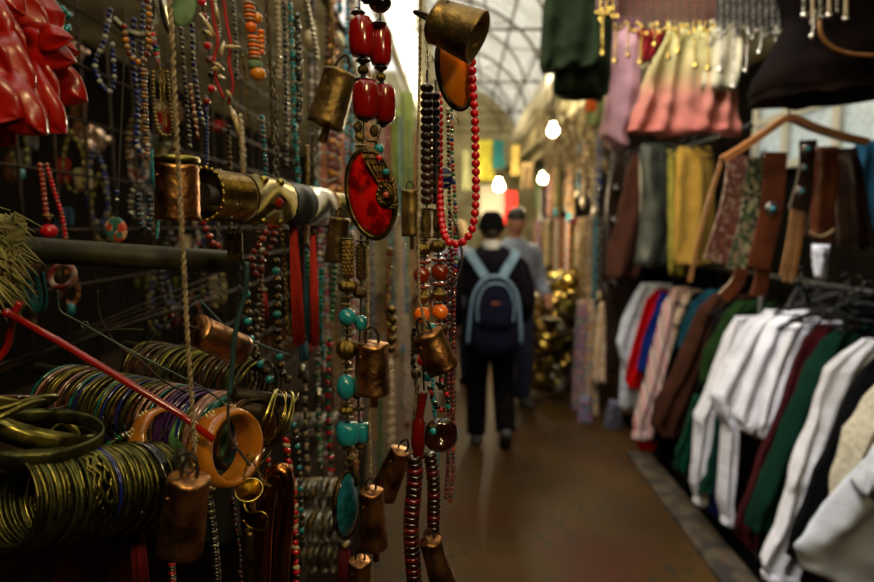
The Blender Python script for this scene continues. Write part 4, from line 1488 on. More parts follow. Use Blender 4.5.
HM = [(k, f(m), cn) for k, f in (('bowl', bowl_mesh), ('pot', pot_mesh), ('plate', plate_mesh)) for m, cn in ((BRASS, 'brass'), (GOLDG, 'greenish gold'), (SILVERD, 'tarnished silver'), (GOLD, 'bright gold'))]
for k in range(170):
    kind, me, cn = R.choice(HM)
    Y = 5.5 + 2.7 * (k / 170) ** 1.5
    row = R.random()
    z = .14 + row * .98
    x = AX(.66 + .34 * row + R.uniform(-.04, .06), Y)
    if k % 2:
        z = .12 + row * .98
        x = AX(R.uniform(.68 + .2 * row, 1.32), 5.7)
        Y = 5.5 + .35 * row + R.uniform(0, .25)
    s = R.uniform(.055, .115)
    o = bpy.data.objects.new('brass_' + kind if 'silver' not in cn else 'silver_' + kind, me)
    C.objects.link(o)
    o.location = (x, Y, z)
    o.scale = (s, s, s)
    o.rotation_euler = (R.uniform(-.5, 1.1), R.uniform(-1.1, .2), R.random() * 6)
    tag(o, '%s %s in the blurred heap right of the walking person' % (cn, kind), kind, '%s %ss heaped right of the aisle' % (cn, kind))

# pale bundles and small cloths high on the right
STRAW = mat('pale_straw', (.52, .40, .24), (.28, .2, .1), rough=.9, scale=60)
for k in range(16):
    px_, py_, Y = 552 + (k * 13) % 62, 118 + (k * 29) % 55, 5.0 + (k % 5) * .7
    p_ = W(px_, py_, Y)
    b = MB()
    for j in range(12):
        a = R.uniform(-1.2, 1.2)
        L = R.uniform(.1, .22)
        b.tube([p_, p_ + V((math.sin(a) * L * .6, R.uniform(-.05, .05), math.cos(a) * L * .4 + .02)), p_ + V((math.sin(a) * L, R.uniform(-.1, .1), -abs(L) * R.uniform(.2, 1.0)))], .009, STRAW, 5)
    b.tube([p_ + V((0, 0, 0)), p_ + V((0, 0, .35))], .004, CORD, 4)
    b.build('straw_bundle', label='pale straw bundle hanging high beyond the clothes stall', cat='straw bundle', group='straw bundles high on the right')
for k, (px_, py_, w, h, Y, m, lab) in enumerate((
        (597, 112, 20, 26, 5.2, fab('sage_cloth', (.25, .27, .13)), 'sage green cloth hanging below the dark green jacket'),
        (590, 100, 10, 22, 4.2, fab('rusty_orange_cloth', (.5, .13, .03)), 'small rusty orange cloth under the dark green jacket'),
        (528, 176, 12, 26, 8, fab('tan_cloth', (.45, .33, .18)), 'tan cloth hanging far down the aisle right of the bulbs'),
        (516, 160, 9, 30, 9, fab('ochre_cloth', (.50, .38, .14)), 'ochre cloth hanging far down the aisle left of the tan one'),
        (466, 170, 8, 40, 9, fab('grey_olive_cloth', (.30, .30, .18)), 'grey-olive cloth hanging far down the aisle left of the yellow cloth'))):
    panel('hanging_cloth', px_ - w / 2, py_ - h / 2, px_ + w / 2, py_ + h / 2, Y, m, lab, 'cloth')

# ================================================================== left stall: wire grid, dim goods behind it
gx = -.70


def grid_bars():
    e = empty('wire_grid', (gx, 2.0, 1.7), 'rusty wire grid standing along the left stall, necklaces hooked on it', 'wire grid')
    Ys = [.82 + .1 * i for i in range(23)]
    zs = [1.014 + .106 * i for i in range(15)]
    for y in Ys:
        b = MB()
        b.tube([V((gx, y, zs[0])), V((gx, y, zs[-1]))], .0032, IRON, 6)
        b.build('upright_wire', e)
    for z in zs:
        b = MB()
        b.tube([V((gx + .005, Ys[0], z)), V((gx + .005, Ys[-1], z))], .0028, IRON, 6)
        b.build('cross_wire', e)


grid_bars()
b = MB()
b.box(V((-1.12, 2.15, .5)), (1.14, 2.0, 1.0), TABLE)
b.build('counter', origin=(-1.12, 2.15, 0), label='dark stall counter carrying the wire grid on the left', cat='counter')
b = MB()
b.box(V((-.455, 2.15, .34)), (.17, 1.7, .68), TABLE)  # block added only to keep the floor beside the counter dark
b.build('darkening_step', origin=(-.455, 2.15, 0), label='added low darkening shelf before the left stall counter', cat='block')
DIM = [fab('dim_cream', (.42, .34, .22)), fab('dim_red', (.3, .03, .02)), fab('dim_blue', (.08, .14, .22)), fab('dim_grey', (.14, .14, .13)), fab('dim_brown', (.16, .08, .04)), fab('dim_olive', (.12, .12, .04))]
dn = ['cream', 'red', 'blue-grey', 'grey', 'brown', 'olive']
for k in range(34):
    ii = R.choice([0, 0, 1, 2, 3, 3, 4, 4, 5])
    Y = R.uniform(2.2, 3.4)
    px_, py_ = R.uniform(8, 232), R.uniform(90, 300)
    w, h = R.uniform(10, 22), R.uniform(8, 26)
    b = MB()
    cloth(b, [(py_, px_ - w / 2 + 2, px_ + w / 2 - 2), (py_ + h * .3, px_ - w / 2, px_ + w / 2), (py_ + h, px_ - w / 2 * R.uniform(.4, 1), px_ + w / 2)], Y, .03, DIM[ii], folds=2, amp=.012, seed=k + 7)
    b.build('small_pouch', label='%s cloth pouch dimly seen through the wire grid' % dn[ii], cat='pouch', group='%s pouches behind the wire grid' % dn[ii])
for k in range(20):
    px_, py_, Y = R.uniform(5, 230), R.uniform(100, 300), R.uniform(1.4, 2.1)
    cn, ms = R.choice(COLSETS)
    p_ = W(px_, py_, Y)
    hang_loop(p_.x, Y, p_.z, R.uniform(.10, .22), .05, R.uniform(.005, .009), ms, R.choice(['bead', 'chips', 'disc']), '%s bead strand dimly seen behind the wire grid' % cn,
              '%s strands behind the wire grid' % cn, ax='x')
# pale hat-like forms deep in the stall
for (px_, py_, Y, r_, lab) in ((93, 140, 1.9, .055, 'shiny crumpled pinkish foil bow behind the wire grid, left of the blue necklaces'), (75, 52, 2.2, .045, 'small pale foil bow behind the red petals')):
    p_ = W(px_, py_, Y)
    b = MB()
    for j in range(7):
        a = 2 * PI * j / 7
        b.sphere(p_ + V((math.cos(a) * r_ * .6, 0, math.sin(a) * r_ * .4)), r_ * .5, mat('pinkish_foil', (.75, .55, .45), (.45, .3, .25), rough=.2, metal=.7, scale=30, bump=.5), 10, 6, sc=(1.2, .5, .55), M=Matrix.Rotation(a, 4, 'Y'))
    b.build('foil_bow', label=lab, cat='bow')


# ---------------------------------------------------------------- strands of the left stall, measured one by one
def N(label, pts, Y, rpx, ms, style='bead', stepk=2.0, name='necklace', cat='necklace', pend=None, group=None, sm=True, Y2=None):
    s = Y / F
    n = len(pts)
    P = [W(x, y, Y + ((Y2 - Y) * i / (n - 1) if Y2 else 0)) for i, (x, y) in enumerate(pts)]
    if sm and n > 2:
        P = smooth(P, 8)
    b = MB()
    necklace_mesh(b, P, rpx * s, rpx * s * stepk, ms, style)
    if pend:
        for (x, y, rx, ry, m) in pend:
            b.sphere(W(x, y, Y), s, m, 16, 10, sc=(rx, min(rx, ry) * .6, ry))
    return b.build(name, label=label, cat=cat, group=group)


N('turquoise chunk necklace at the top left corner above the red petals', [(20, -6), (38, 8), (56, 22), (72, 32)], .80, 4.6, [TURQ], 'chips', 1.3)
N('second turquoise necklace at the top left, shorter and higher', [(42, -6), (54, 4), (66, 12), (70, 18)], .84, 4, [TURQ], 'chips', 1.3)
N('cobalt blue glass bead loop left of the orange-brown necklace', [(110, 10), (104, 40), (95, 62), (98, 78), (108, 92), (114, 80), (112, 40)], .95, 2.5, [BLUEB, BLUEB, CLEARB])
N('cobalt blue glass strand hanging straight behind the brown wooden beads', [(134, 20), (133, 60), (137, 100), (136, 150)], .92, 2.8, [BLUEB, BLUEB, BLACKB])
N('second cobalt blue strand behind the orange-brown necklace', [(143, 5), (141, 60), (141, 110)], .95, 2.5, [BLUEB, BLACKB])
N('orange-brown stone necklace with yellow glass spacers, top left', [(146, -6), (149, 12), (149, 30), (149, 48), (143, 60), (138, 62), (130, 55), (126, 42), (124, 22)], .72, 3.1, [WOODB, AMBER, WOODB, AMBERY])
N('multicoloured crystal cluster strand right of the orange-brown necklace', [(153, 35), (156, 50), (158, 62), (162, 66)], .72, 3, [CORAL, CLEARB, PINKB, BLUEB, GREENB], 'chips', 1.2)
N('grey snake-like tube collar looping at the top left', [(115, 20), (125, 30), (136, 35), (148, 35), (155, 22), (156, -5)], .85, 3.2, [SILVERD], 'tube', .8)
N('brown wooden bead strand hanging straight at the top left', [(144, 70), (145, 110), (147, 160)], .70, 3.0, [WOODB, WOODB, DARKB], 'disc', 1.2)
N('golden bead loop hanging in a narrow U beside the twisted rope', [(153, 72), (154, 105), (158, 128), (165, 136), (172, 132), (171, 110), (167, 72)], .68, 1.9, [BRASS])
N('thin gold chain inside the golden bead loop', [(160, 60), (161, 100), (166, 126), (163, 70)], .69, 1.4, [GOLD], 'chain')
N('dark grey bead strand at the left of the white coral necklace', [(181, 28), (184, 70), (187, 110), (190, 150)], .72, 2.3, [SILVERD, BLACKB])
N('blue-black bead strand ending beside the short tan sticks', [(192, 25), (193, 60), (198, 100), (203, 128)], .74, 2.6, [BLACKB, BLUEB, SILVERD])
N('tan stick bead strand left of the white coral necklace', [(190, 85), (194, 110), (198, 138)], .70, 2.2, [BONE, AMBER], 'chips', 1.5)
N('orange-red round bead strand behind the white coral necklace', [(202, 2), (206, 30), (209, 54), (212, 78), (210, 98), (204, 102)], .82, 4.2, [CORAL, AMBER, BLACKB], 'bead', 3.2)
# flat green pendant
b = MB()
PAT = mat('green_patina', (.20, .30, .17), (.10, .16, .09), rough=.6, scale=60, bump=.3)
b.sphere(W(184, 8, .62), .62 / F, PAT, 20, 10, sc=(11.5, 3, 17.5), M=Matrix.Rotation(.25, 4, 'Y'))
b.build('oval_pendant', label='flat pale green oval pendant at the top beside the twisted rope', cat='pendant')
b = MB()
b.tube([W(162, -4, .6), W(166, 10, .6), W(169, 26, .6), W(171, 36, .6)], [.004, .006, .005, .002], SILVER, 8)
b.build('metal_leaf', label='long thin shiny metal leaf at the top beside the green oval pendant', cat='pendant')
# white coral necklace with red cord
b = MB()
for (x0, y0, x1, y1) in ((200, 14, 216, 38), (203, 30, 214, 38), (212, 62, 224, 70), (210, 70, 222, 68), (218, 48, 240, 47), (217, 76, 224, 78), (219, 60, 224, 42), (215, 5, 219, 22), (230, 106, 237, 128), (226, 90, 232, 100), (234, 110, 239, 138)):
    b.tube([W(x0, y0, .66), W((x0 + x1) / 2, (y0 + y1) / 2 - 1, .65), W(x1, y1, .66)], [.0012, .0026, .0016], BONE, 6)
e = b.build('coral_necklace', label='white branch coral necklace threaded on red cord', cat='necklace')
b = MB()
RC = mat('red_cord', (.45, .01, .015), rough=.7)
b.tube(smooth([W(x, y, .66) for x, y in ((211, -5), (214, 20), (218, 42), (214, 60), (217, 82), (224, 98))], 5), .0018, RC, 6)
b.tube(smooth([W(x, y, .66) for x, y in ((223, -5), (227, 25), (231, 45), (229, 62), (233, 84), (228, 104))], 5), .0018, RC, 6)
b.build('red_cord', e)
b = MB()
necklace_mesh(b, smooth([W(x, y, .67) for x, y in ((213, -5), (217, 14), (219, 30), (217, 44))], 5), .0024, .0032, [BONE, SILVER], 'disc')
b.build('seed_beads', e)
# striped orange bead drop necklace
STRB = stripes('striped_bead', [(.8, .35, .03), (.05, .03, .02)], 500, 'Z', rough=.25)
e = empty('necklace', W(254, 0, .66), 'striped orange disc bead necklace ending in a large yellow amber bead', 'necklace')
for i in range(5):
    hero_bead(e, 249 + i * .3, 4 + i * 4, .66, 5.6, 3.8, ORANGE if i % 2 else WOODB, 'disc')
hero_bead(e, 251, 27, .66, 5.5, 5, ORANGE)
hero_bead(e, 258, 18, .665, 4.5, 5, AMBERY)
for i in range(6):
    hero_bead(e, 253 + i * .4, 38 + i * 4, .66, 5.8, 4.2, WOODB if i % 2 else ORANGE, 'disc')
    if i < 5:
        hero_bead(e, 261, 32 + i * 5, .668, 3.6, 4.2, AMBERY if i % 2 else ORANGE, 'disc')
hero_bead(e, 255, 65, .66, 6.5, 4, PAT, 'barrel')
hero_bead(e, 258, 74, .66, 7.5, 6.5, AMBERY)
b = MB()
b.tube([W(249, -4, .66), W(251, 30, .66), W(255, 62, .66), W(258, 78, .66)], .0008, CORD, 5)
b.build('cord', e)
for (x0, y0, x1, y1, Y, r_, m, st, lab) in (
        (266, 0, 273, 150, .72, 2.6, BRASSD, 'chain', 'dark brass chain right of the striped orange bead necklace'),
        (274, 70, 276, 190, .70, 3.2, SILVERD, 'chain', 'tarnished oval link chain hanging above the cuff bracelets'),
        (243, 60, 248, 120, .75, 2.2, BRASS, 'chain', 'fine brass chain with a small amber drop'),
        (233, 0, 236, 80, .8, 2.2, BLACKB, 'bead', 'thin black strand behind the white coral necklace'),
        (284, 0, 286, 170, .95, 2.6, BLACKB, 'bead', 'thick black strand right of the dark brass chain'),
        (290, 0, 295, 150, .9, 3.0, TURQ, 'chips', 'multicoloured strand with turquoise behind the brass cup bell'),
        (297, 20, 299, 120, .9, 4.0, BLACKB, 'chips', 'cluster of black chips left of the brass cup bell'),
        (306, 0, 318, 60, .85, 2.3, SILVER, 'tube', 'curved bright silver strand above the brass cup bell'),
        (277, 0, 279, 80, 1.1, 2.6, BONE, 'bead', 'bone coloured strand high behind the black strand'),
        (330, 0, 333, 70, 1.2, 2.6, BRASS, 'chips', 'gold chip strand above the brass cup bell'),
        (228, 130, 230, 240, .9, 2.6, BRASSD, 'bead', 'dark brass strand just behind the engraved gold cuff'),
        (262, 120, 266, 190, .8, 2.4, TURQ, 'bead', 'turquoise seed strand behind the jewelled gold cuff'),
        (206, 100, 206, 180, .85, 2.0, BLUEB, 'bead', 'thin blue strand behind the engraved gold cuff'),
        (296, 130, 298, 215, .85, 3.0, TURQ, 'chips', 'turquoise chip cluster above the silver cuff'),
        (312, 110, 312, 190, .85, 2.6, BRASSD, 'chain', 'brass chain behind the silver cuff'),
        (307, 150, 306, 260, .95, 2.6, BRASS, 'chips', 'gold chip strand behind the tassels'),
        (217, 215, 220, 300, .8, 2.6, SILVERD, 'chain', 'tarnished silver link strand hanging under the engraved gold cuff'),
        (258, 235, 262, 330, .78, 2.6, BRASSD, 'disc', 'dark brass disc strand left of the orange-red tassel'),
        (281, 225, 288, 335, .74, 2.6, GOLD, 'chain', 'bright gold chain hanging beside the orange-red tassel'),
        (307, 255, 314, 345, .76, 2.5, GREENB, 'bead', 'green glass strand between the two orange-red tassels'),
        (335, 230, 332, 320, .95, 3.0, GREENB, 'bead', 'green glass bead strand behind the oval red pendant'),
        (240, 120, 244, 200, 1.0, 3.4, BONE, 'chips', 'pale shell strand behind the jewelled gold cuff')):
    N(lab, [(x0, y0 - 3), ((x0 + x1) / 2 + 1, (y0 + y1) / 2), (x1, y1)], Y, r_, [m] if m not in (TURQ, BLACKB) else [m, R.choice([CORAL, SILVERD, BLUEB]), m], st, 1.9 if st != 'chips' else 1.2)
# carnelian strands under the cuffs
for k, pts in enumerate((((203, 222), (209, 235), (215, 246), (222, 244)), ((270, 226), (262, 240), (252, 258), (256, 274), (264, 268)), ((276, 226), (272, 244), (262, 262), (258, 278)))):
    N('%s carnelian red bead loop under the cuff bracelets' % ['leftmost', 'middle', 'rightmost'][k], pts, .78, 3.8, [bead('carnelian', (.42, .05, .02))], 'bead', 2)
# red beads on the left grid
e = empty('necklace', W(50, 165, .78), 'coral red and brown bead necklace hooked on the wire grid at the far left', 'necklace')
Pn = smooth([W(x, y, .80) for x, y in ((40, 165), (43, 185), (45, 203), (48, 222))], 8)
strand_beads(e, Pn, .0035, .0064, [bead('terracotta', (.45, .09, .04))])
Pn = smooth([W(x, y, .80) for x, y in ((47, 165), (54, 190), (62, 215), (66, 240))], 8)
strand_beads(e, Pn, .0028, .0054, [bead('terracotta', (.45, .09, .04)), CORAL, CORAL])
hero_bead(e, 49, 231, .79, 8, 7, CORAL)
hero_bead(e, 47, 216, .79, 6, 3, BRASS, 'disc')
b = MB()
b.tube([W(40, 163, .8), W(45, 205, .8), W(49, 232, .8)], .0007, CORD, 5)
b.tube([W(40, 163, .8), W(54, 190, .8), W(66, 242, .8)], .0007, CORD, 5)
b.build('cord', e)
# painted oval pendant on thin cord
b = MB()
p_ = W(116, 230, .72)
b.sphere(p_, .72 / F, patch('painted_enamel', [(.45, .06, .03), (.04, .12, .10), (.6, .35, .2), (.05, .16, .14), (.4, .05, .03)], 130, rough=.2, bump=0), 20, 12, sc=(11.5, 3.5, 13))
e = b.build('round_pendant', label='round red and dark green enamel pendant hanging before the wire grid', cat='pendant')
b = MB()
b.tube([W(117, 218, .72), W(119, 170, .72), W(124, 60, .73), W(126, -5, .74)], .0009, CORD, 5)
b.sphere(W(117, 192, .72), .003, BLUEB, 8, 6)
b.sphere(W(117, 200, .72), .0025, SILVER, 8, 6)
b.torus(p_ + V((0, 0, .0165)), .0025, .0007, BRASSD, Matrix.Rotation(PI / 2, 4, 'X'), 12, 5)
b.build('cord', e)
N('deep blue disc strand looping before the wire grid', [(138, 195), (139, 215), (143, 228), (149, 226), (150, 200), (148, 195)], .75, 3.4, [bead('petrol', (.02, .09, .15)), BLACKB], 'disc', 1.4)
N('turquoise ribbon of seed beads beside the copper cup bell', [(152, 150), (154, 180), (159, 208), (157, 238)], .60, 1.6, [TURQ], 'disc', 1.1)
N('cobalt blue glass cluster right of the grid above the copper cup bell', [(136, 142), (139, 150), (145, 152), (148, 144)], .7, 2.8, [BLUEB, CLEARB], 'bead', 1.6)
# ring bracelets hanging at bottom left of the wooden bar
for (px_, py_, rx, m, lab) in ((62, 276, 12, BONE, 'pale red and cream bangle hanging under the wooden bar'), (124, 232, 0, None, None)):
    if m:
        b = MB()
        b.torus(W(px_, py_, .7), rx * .7 / F, .0035, mat('cream_red', (.55, .35, .25), (.35, .05, .04), rough=.4, scale=60, lo=.45, hi=.55), Matrix.Rotation(1.2, 4, 'X'), 24, 8)
        b.build('bangle', label=lab, cat='bangle')
b = MB()
for k in range(3):
    b.tube(smooth([W(20 + k * 7, 270, .66), W(24 + k * 8, 290, .66), W(38 + k * 2, 312, .66), W(46, 300, .66), W(42, 272, .66)], 5), .0022, mat('teal_yarn', (.01, .13, .16), rough=.9), 6)
b.build('yarn_hank', label='dark teal yarn hank hanging under the left end of the wooden bar', cat='yarn')

# ---------------------------------------------------------------- frayed pale cloth tuft at the left edge
FRAY = mat('olive_fray', (.45, .42, .18), (.25, .22, .09), rough=.9, scale=60)
b = MB()
for k in range(150):
    a = R.uniform(-1.7, 1.9)
    L = R.uniform(.008, .03)
    p0 = W(R.uniform(-14, 14), R.uniform(225, 290), .5)
    b.tube([p0, p0 + V((math.cos(a) * L * .4, -.01 * R.random(), math.sin(a) * L * .5 + .006)), p0 + V((math.cos(a) * L * .75, .01, math.sin(a) * L - .012))], [.0018, .0012, .0005], FRAY, 5)
b.build('frayed_cloth', label='frayed olive cloth tuft at the left edge around the wooden bar', cat='cloth')
b = MB()
for j in range(6):
    b.sphere(W(4 + j * 2, 222 + (j % 3) * 8, .5), .009, FRAY, 10, 6, sc=(1.6, .6, .5), M=Matrix.Rotation(.6 - j * .25, 4, 'Y'))
b.build('cloth_bow', label='small olive ribbon bow above the wooden bar at the left edge', cat='ribbon')

# ---------------------------------------------------------------- wooden bar
BARM = mat('dark_olive_wood', (.065, .058, .025), (.025, .022, .010), rough=.55, scale=30, bump=.3, spec=.3)
b = MB()
a, c = W(-60, 244, .60), W(226, 262, .72)
b.tube([a, a.lerp(c, .3), a.lerp(c, .7), c], .0137, BARM, 16)
b.build('wooden_bar', label='dark round wooden bar crossing the left stall horizontally', cat='bar')

# ================================================================== foreground
# red glossy petals
PETM = mat('glossy_red_petal', (.42, .014, .005), (.22, .006, .003), rough=.30, scale=14, coat=.3, bump=.4, bscale=40)
pc = W(20, 70, .44)
e = empty('flower_garland', W(28, 0, .46), 'large glossy red cloth flower with pointed petals in the top left corner', 'flower')


def petal(bx, by, tx, ty, wpx, Y, curl=.012, seed=0):
    """leaf-shaped curved petal from base to tip"""
    b = MB()
    a, c = W(bx, by, Y), W(tx, ty, Y - .015)
    ax = c - a
    L = ax.length
    ax.normalize()
    sd = ax.cross(V((0, 1, 0))).normalized()
    nr = sd.cross(ax).normalized()
    if nr.y > 0:
        nr = -nr
    w = wpx * Y / F / 2
    top, bot = [], []
    nu, nv = 14, 11
    for i in range(nu):
        u = i / (nu - 1)
        wid = 1.15 * w * (math.sin(PI * min(1, u * .80 + .12)) ** .7)
        if u > .86:
            wid *= (1 - ((u - .86) / .14) ** 1.6 * .93)
        r1_, r2_ = [], []
        for j in range(nv):
            v = -1 + 2 * j / (nv - 1)
            h = curl * math.sin(PI * u) + .22 * w * (1 - v * v) + .0012 * math.sin(v * 4 + seed + u * 2) + .005 * noise.noise(V((u * 2, v * 1.2, seed)))
            p = a + ax * (L * u) + sd * (wid * v) + nr * h
            r1_.append(p)
            r2_.append(p - nr * .0012)
        top.append(r1_ + r2_[::-1])
    b.rings(top, PETM)
    b.build('petal', e)


for k, q in enumerate(((30, 30, 62, 12, 48, .50), (5, 10, 48, 28, 46, .48), (20, 40, 80, 52, 30, .45), (25, 48, 76, 62, 30, .44), (50, 45, 72, 38, 22, .43),
                       (30, 60, 86, 100, 40, .46), (20, 60, 60, 104, 42, .44), (10, 60, 66, 134, 44, .43), (0, 50, 44, 130, 46, .42), (-10, 70, 46, 134, 44, .40),
                       (-20, 80, 14, 146, 46, .41), (-10, 30, 30, 66, 50, .43), (-20, 10, 18, 46, 46, .42), (-15, 90, 22, 118, 44, .39), (-20, -15, 25, 14, 44, .45), (0, 35, 30, 96, 40, .41),
                       (-30, 40, 12, 80, 50, .40))):
    petal(*q, seed=k * 1.3)

# ---------------------------------------------------------------- bangles
RINGM = {}


def ring_mesh(m, prof='round', t=.0016, w=.0016):
    key = (m.name, prof, t, w)
    if key in RINGM:
        return RINGM[key]
    b = MB()
    Rr = .033
    n = 44
    rs = []
    for i in range(n):
        a = 2 * PI * i / n
        wav = 0
        rr = Rr
        if prof == 'wavy':
            wav = .0022 * math.sin(a * 14)
        if prof == 'twist':
            rr = Rr + .0006 * math.sin(a * 40)
        if prof == 'beaded':
            rr = Rr
        kk = 6
        ring = []
        sc_ = 1.0
        if prof == 'beaded':
            sc_ = .75 + .45 * abs(math.sin(a * 22))
        for j in range(kk):
            q = 2 * PI * (j + .5) / kk
            ring.append(V(((rr + t * sc_ * math.cos(q)) * math.cos(a), (rr + t * sc_ * math.cos(q)) * math.sin(a), w * sc_ * math.sin(q) * 1.15 + wav)))
        rs.append(ring)
    b.rings(rs, m, closed=True)
    RINGM[key] = b.mesh('bangle')
    return RINGM[key]


OLG = mat('olive_gold', (.27, .24, .08), (.07, .062, .02), rough=.34, metal=1, scale=60, bump=.3, bscale=300)
OLG2 = mat('dark_olive_metal', (.13, .13, .05), (.045, .045, .02), rough=.42, metal=.9, scale=80, bump=.4, bscale=300)
PURP = bead('purple_lacquer', (.10, .04, .16))
TEALL = bead('teal_lacquer', (.02, .17, .15))
BLUL = bead('blue_lacquer', (.02, .03, .20))
BRNL = bead('brown_lacquer', (.11, .045, .02))
PINKL = bead('pink_lacquer', (.45, .25, .22))
BLKL = bead('black_lacquer', (.012, .012, .012))


def bangle_row(p0, p1, Y0, Y1, n, mats, rad, tilt, label, group, rodlabel, jit=.08, wmul=1.0, rodr=.006, slack=.6):
    """rings threaded on a rod; ring axis follows the rod, rings rest on it"""
    a, c = W(*p0, Y0), W(*p1, Y1)
    d = (c - a).normalized()
    # the rod
    b = MB()
    up = V((0, 0, 1)) * (rad - rodr - .002)
    b.tube([a - d * .03 + up, c + d * .012 + up], rodr, IRON, 8)
    b.build('display_rod', label=rodlabel, cat='rod')
    Q = d.to_track_quat('Z', 'Y').to_matrix()
    for i in range(n):
        t = (i + .5) / n
        prof, m, tt, ww = mats[(i * 7 + i // 3) % len(mats)] if not callable(mats) else mats(t)
        o = bpy.data.objects.new('bangle', ring_mesh(m, prof, tt, ww * wmul))
        C.objects.link(o)
        p = a.lerp(c, t)
        k = rad / .033 * R.uniform(.95, 1.03)
        o.location = p - V((0, 0, (k * .033 - rad)))
        rz = Matrix.Rotation(tilt + R.uniform(-jit, jit), 3, 'Z')
        rx = Matrix.Rotation(R.uniform(-jit, jit), 3, 'Y')
        o.rotation_euler = (rz @ rx @ Q @ Matrix.Rotation(R.random() * 6, 3, 'Z')).to_euler()
        o.scale = (k, k, k)
        tag(o, label(m, prof) if callable(label) else label, 'bangle', group(m, prof) if callable(group) else group)


MN = {OLG.name: 'olive-gold', OLG2.name: 'dark olive', PURP.name: 'purple', TEALL.name: 'teal', BLUL.name: 'blue', BRNL.name: 'brown', PINKL.name: 'pale pink', BLKL.name: 'black',
      SILVERD.name: 'tarnished silver', BRASSD.name: 'dark brass', GOLDG.name: 'greenish gold', COPPER.name: 'copper', GOLD.name: 'bright gold', BRASS.name: 'brass'}


def lab(place):
    return lambda m, prof: '%s %s bangle %s' % ({'round': 'plain', 'wavy': 'wavy', 'twist': 'twisted', 'beaded': 'knobbly'}[prof], MN[m.name], place)


def grp(place):
    return lambda m, prof: '%s %s bangles %s' % ({'round': 'plain', 'wavy': 'wavy', 'twist': 'twisted', 'beaded': 'knobbly'}[prof], MN[m.name], place)


rowA = [('round', OLG, .0013, .0016), ('twist', OLG, .0016, .0018), ('round', OLG2, .0014, .0022), ('beaded', OLG, .0019, .0019), ('round', OLG2, .0013, .0018), ('round', GOLDG, .0011, .0012),
        ('round', OLG, .0014, .0028), ('twist', OLG2, .0017, .002)]


def matsA(t):
    if .80 < t < .87:
        return ('round', BLKL, .0028, .003)
    if .34 < t < .46:
        return ('wavy', OLG, .0014, .0015)
    if .50 < t < .53:
        return ('beaded', BLUL, .0016, .0016)
    return R.choice(rowA)


bangle_row((2, 502), (157, 484), .40, .475, 52, matsA, .0335, .42, lab('in the front row at lower left'), grp('in the front row at lower left'), 'thin rod carrying the front row of olive-gold bangles', jit=.05)
rowB = [('round', TEALL, .0014, .0016), ('beaded', OLG, .0018, .0018), ('round', BRNL, .0014, .0016), ('twist', OLG, .0014, .0014), ('beaded', BLUL, .0018, .0018), ('round', OLG2, .0014, .002),
        ('beaded', BRASSD, .002, .002), ('round', PINKL, .0012, .0012), ('beaded', TEALL, .0018, .0018), ('round', GOLDG, .0012, .0012)]


def matsB(t):
    if .66 < t < .76:
        return ('beaded', PURP, .0018, .0018)
    if .80 < t < .84:
        return ('twist', PINKL, .0030, .0034)
    if .86 < t < .90:
        return ('twist', TEALL, .0030, .0034)
    if .91 < t < .98:
        return ('round', BRNL, .0030, .0032)
    return R.choice(rowB)


bangle_row((64, 398), (252, 436), .56, .515, 46, matsB, .0325, -.30, lab('in the middle row behind the red cane'), grp('in the middle row behind the red cane'), 'thin rod carrying the middle row of coloured bangles')
rowC = [('round', OLG, .0014, .0024), ('twist', OLG2, .0016, .002), ('round', BRASSD, .0016, .0016), ('beaded', GOLDG, .0016, .0016), ('round', BRNL, .0014, .002)]
bangle_row((146, 368), (262, 388), .72, .68, 26, rowC, .0325, -.35, lab('in the back row below the left tilted bell'), grp('in the back row below the left tilted bell'), 'thin rod carrying the back row of dim bangles')
rowD = [('round', GOLDG, .0010, .0020), ('round', GOLD, .0008, .0008), ('twist', GOLDG, .001, .001)]
bangle_row((262, 416), (286, 418), .53, .55, 7, rowD, .0255, -.5, lab('hanging loose at the end of the middle row'), grp('loose at the end of the middle row'), 'short rod end carrying the loose gold bangles', jit=.4)
# blurred rows low in the middle
rowE = [('round', SILVERD, .0014, .003), ('beaded', BRASSD, .002, .003), ('twist', SILVERD, .0016, .002), ('round', BRASS, .0016, .0016)]
for k, (x0, x1, y, Y) in enumerate(((296, 344, 494, 1.15), (282, 350, 526, 1.1), (280, 346, 556, 1.1), (286, 340, 425, 1.5))):
    pl = ['on the upper blurred rod left of the blue disc pendant', 'on the second blurred rod left of the blue disc pendant', 'on the lowest blurred rod at the bottom centre', 'on the dim rod under the turquoise beads'][k]
    bangle_row((x0, y), (x1, y - 1), Y, Y + .02, 16, rowE, .030, -.35, lab(pl), grp(pl), 'thin rod ' + pl.replace('on the', 'which is the'), jit=.15)
# pile of wide bangles at left edge
for k, (px_, py_, Y, k_, rot, m, ww, lb) in enumerate((
        (36, 436, .44, 1.35, (1.25, .15, .2), OLG2, .004, 'big dark green bangle lying tilted over the front row'),
        (28, 424, .47, 1.15, (1.0, .5, .1), GOLDG, .005, 'wide polished gold bangle leaning inside the big dark green one'),
        (46, 432, .48, 1.1, (1.1, .4, .5), OLG, .007, 'wide ribbed olive bangle leaning right inside the big dark green one'),
        (10, 412, .46, 1.0, (.9, -.3, .4), OLG, .002, 'thin olive bangle standing at the left edge, highest of the pile'),
        (0, 424, .45, 1.1, (1.0, -.5, .3), OLG, .002, 'thin olive bangle at the left edge, half out of view'),
        (22, 404, .5, 1.0, (1.2, .2, .8), BRNL, .002, 'thin brown bangle behind the pile at the left edge'),
        (90, 438, .5, .9, (1.3, .3, .1), OLG, .004, 'ornate olive bangle lying flat behind the front row'))):
    o = bpy.data.objects.new('bangle', ring_mesh(m, 'round', .0012, ww))
    C.objects.link(o)
    o.location = W(px_, py_, Y)
    o.rotation_euler = (rot[0] - 1.57 + .35, rot[1], rot[2])
    o.scale = (k_, k_, k_)
    tag(o, lb, 'bangle')
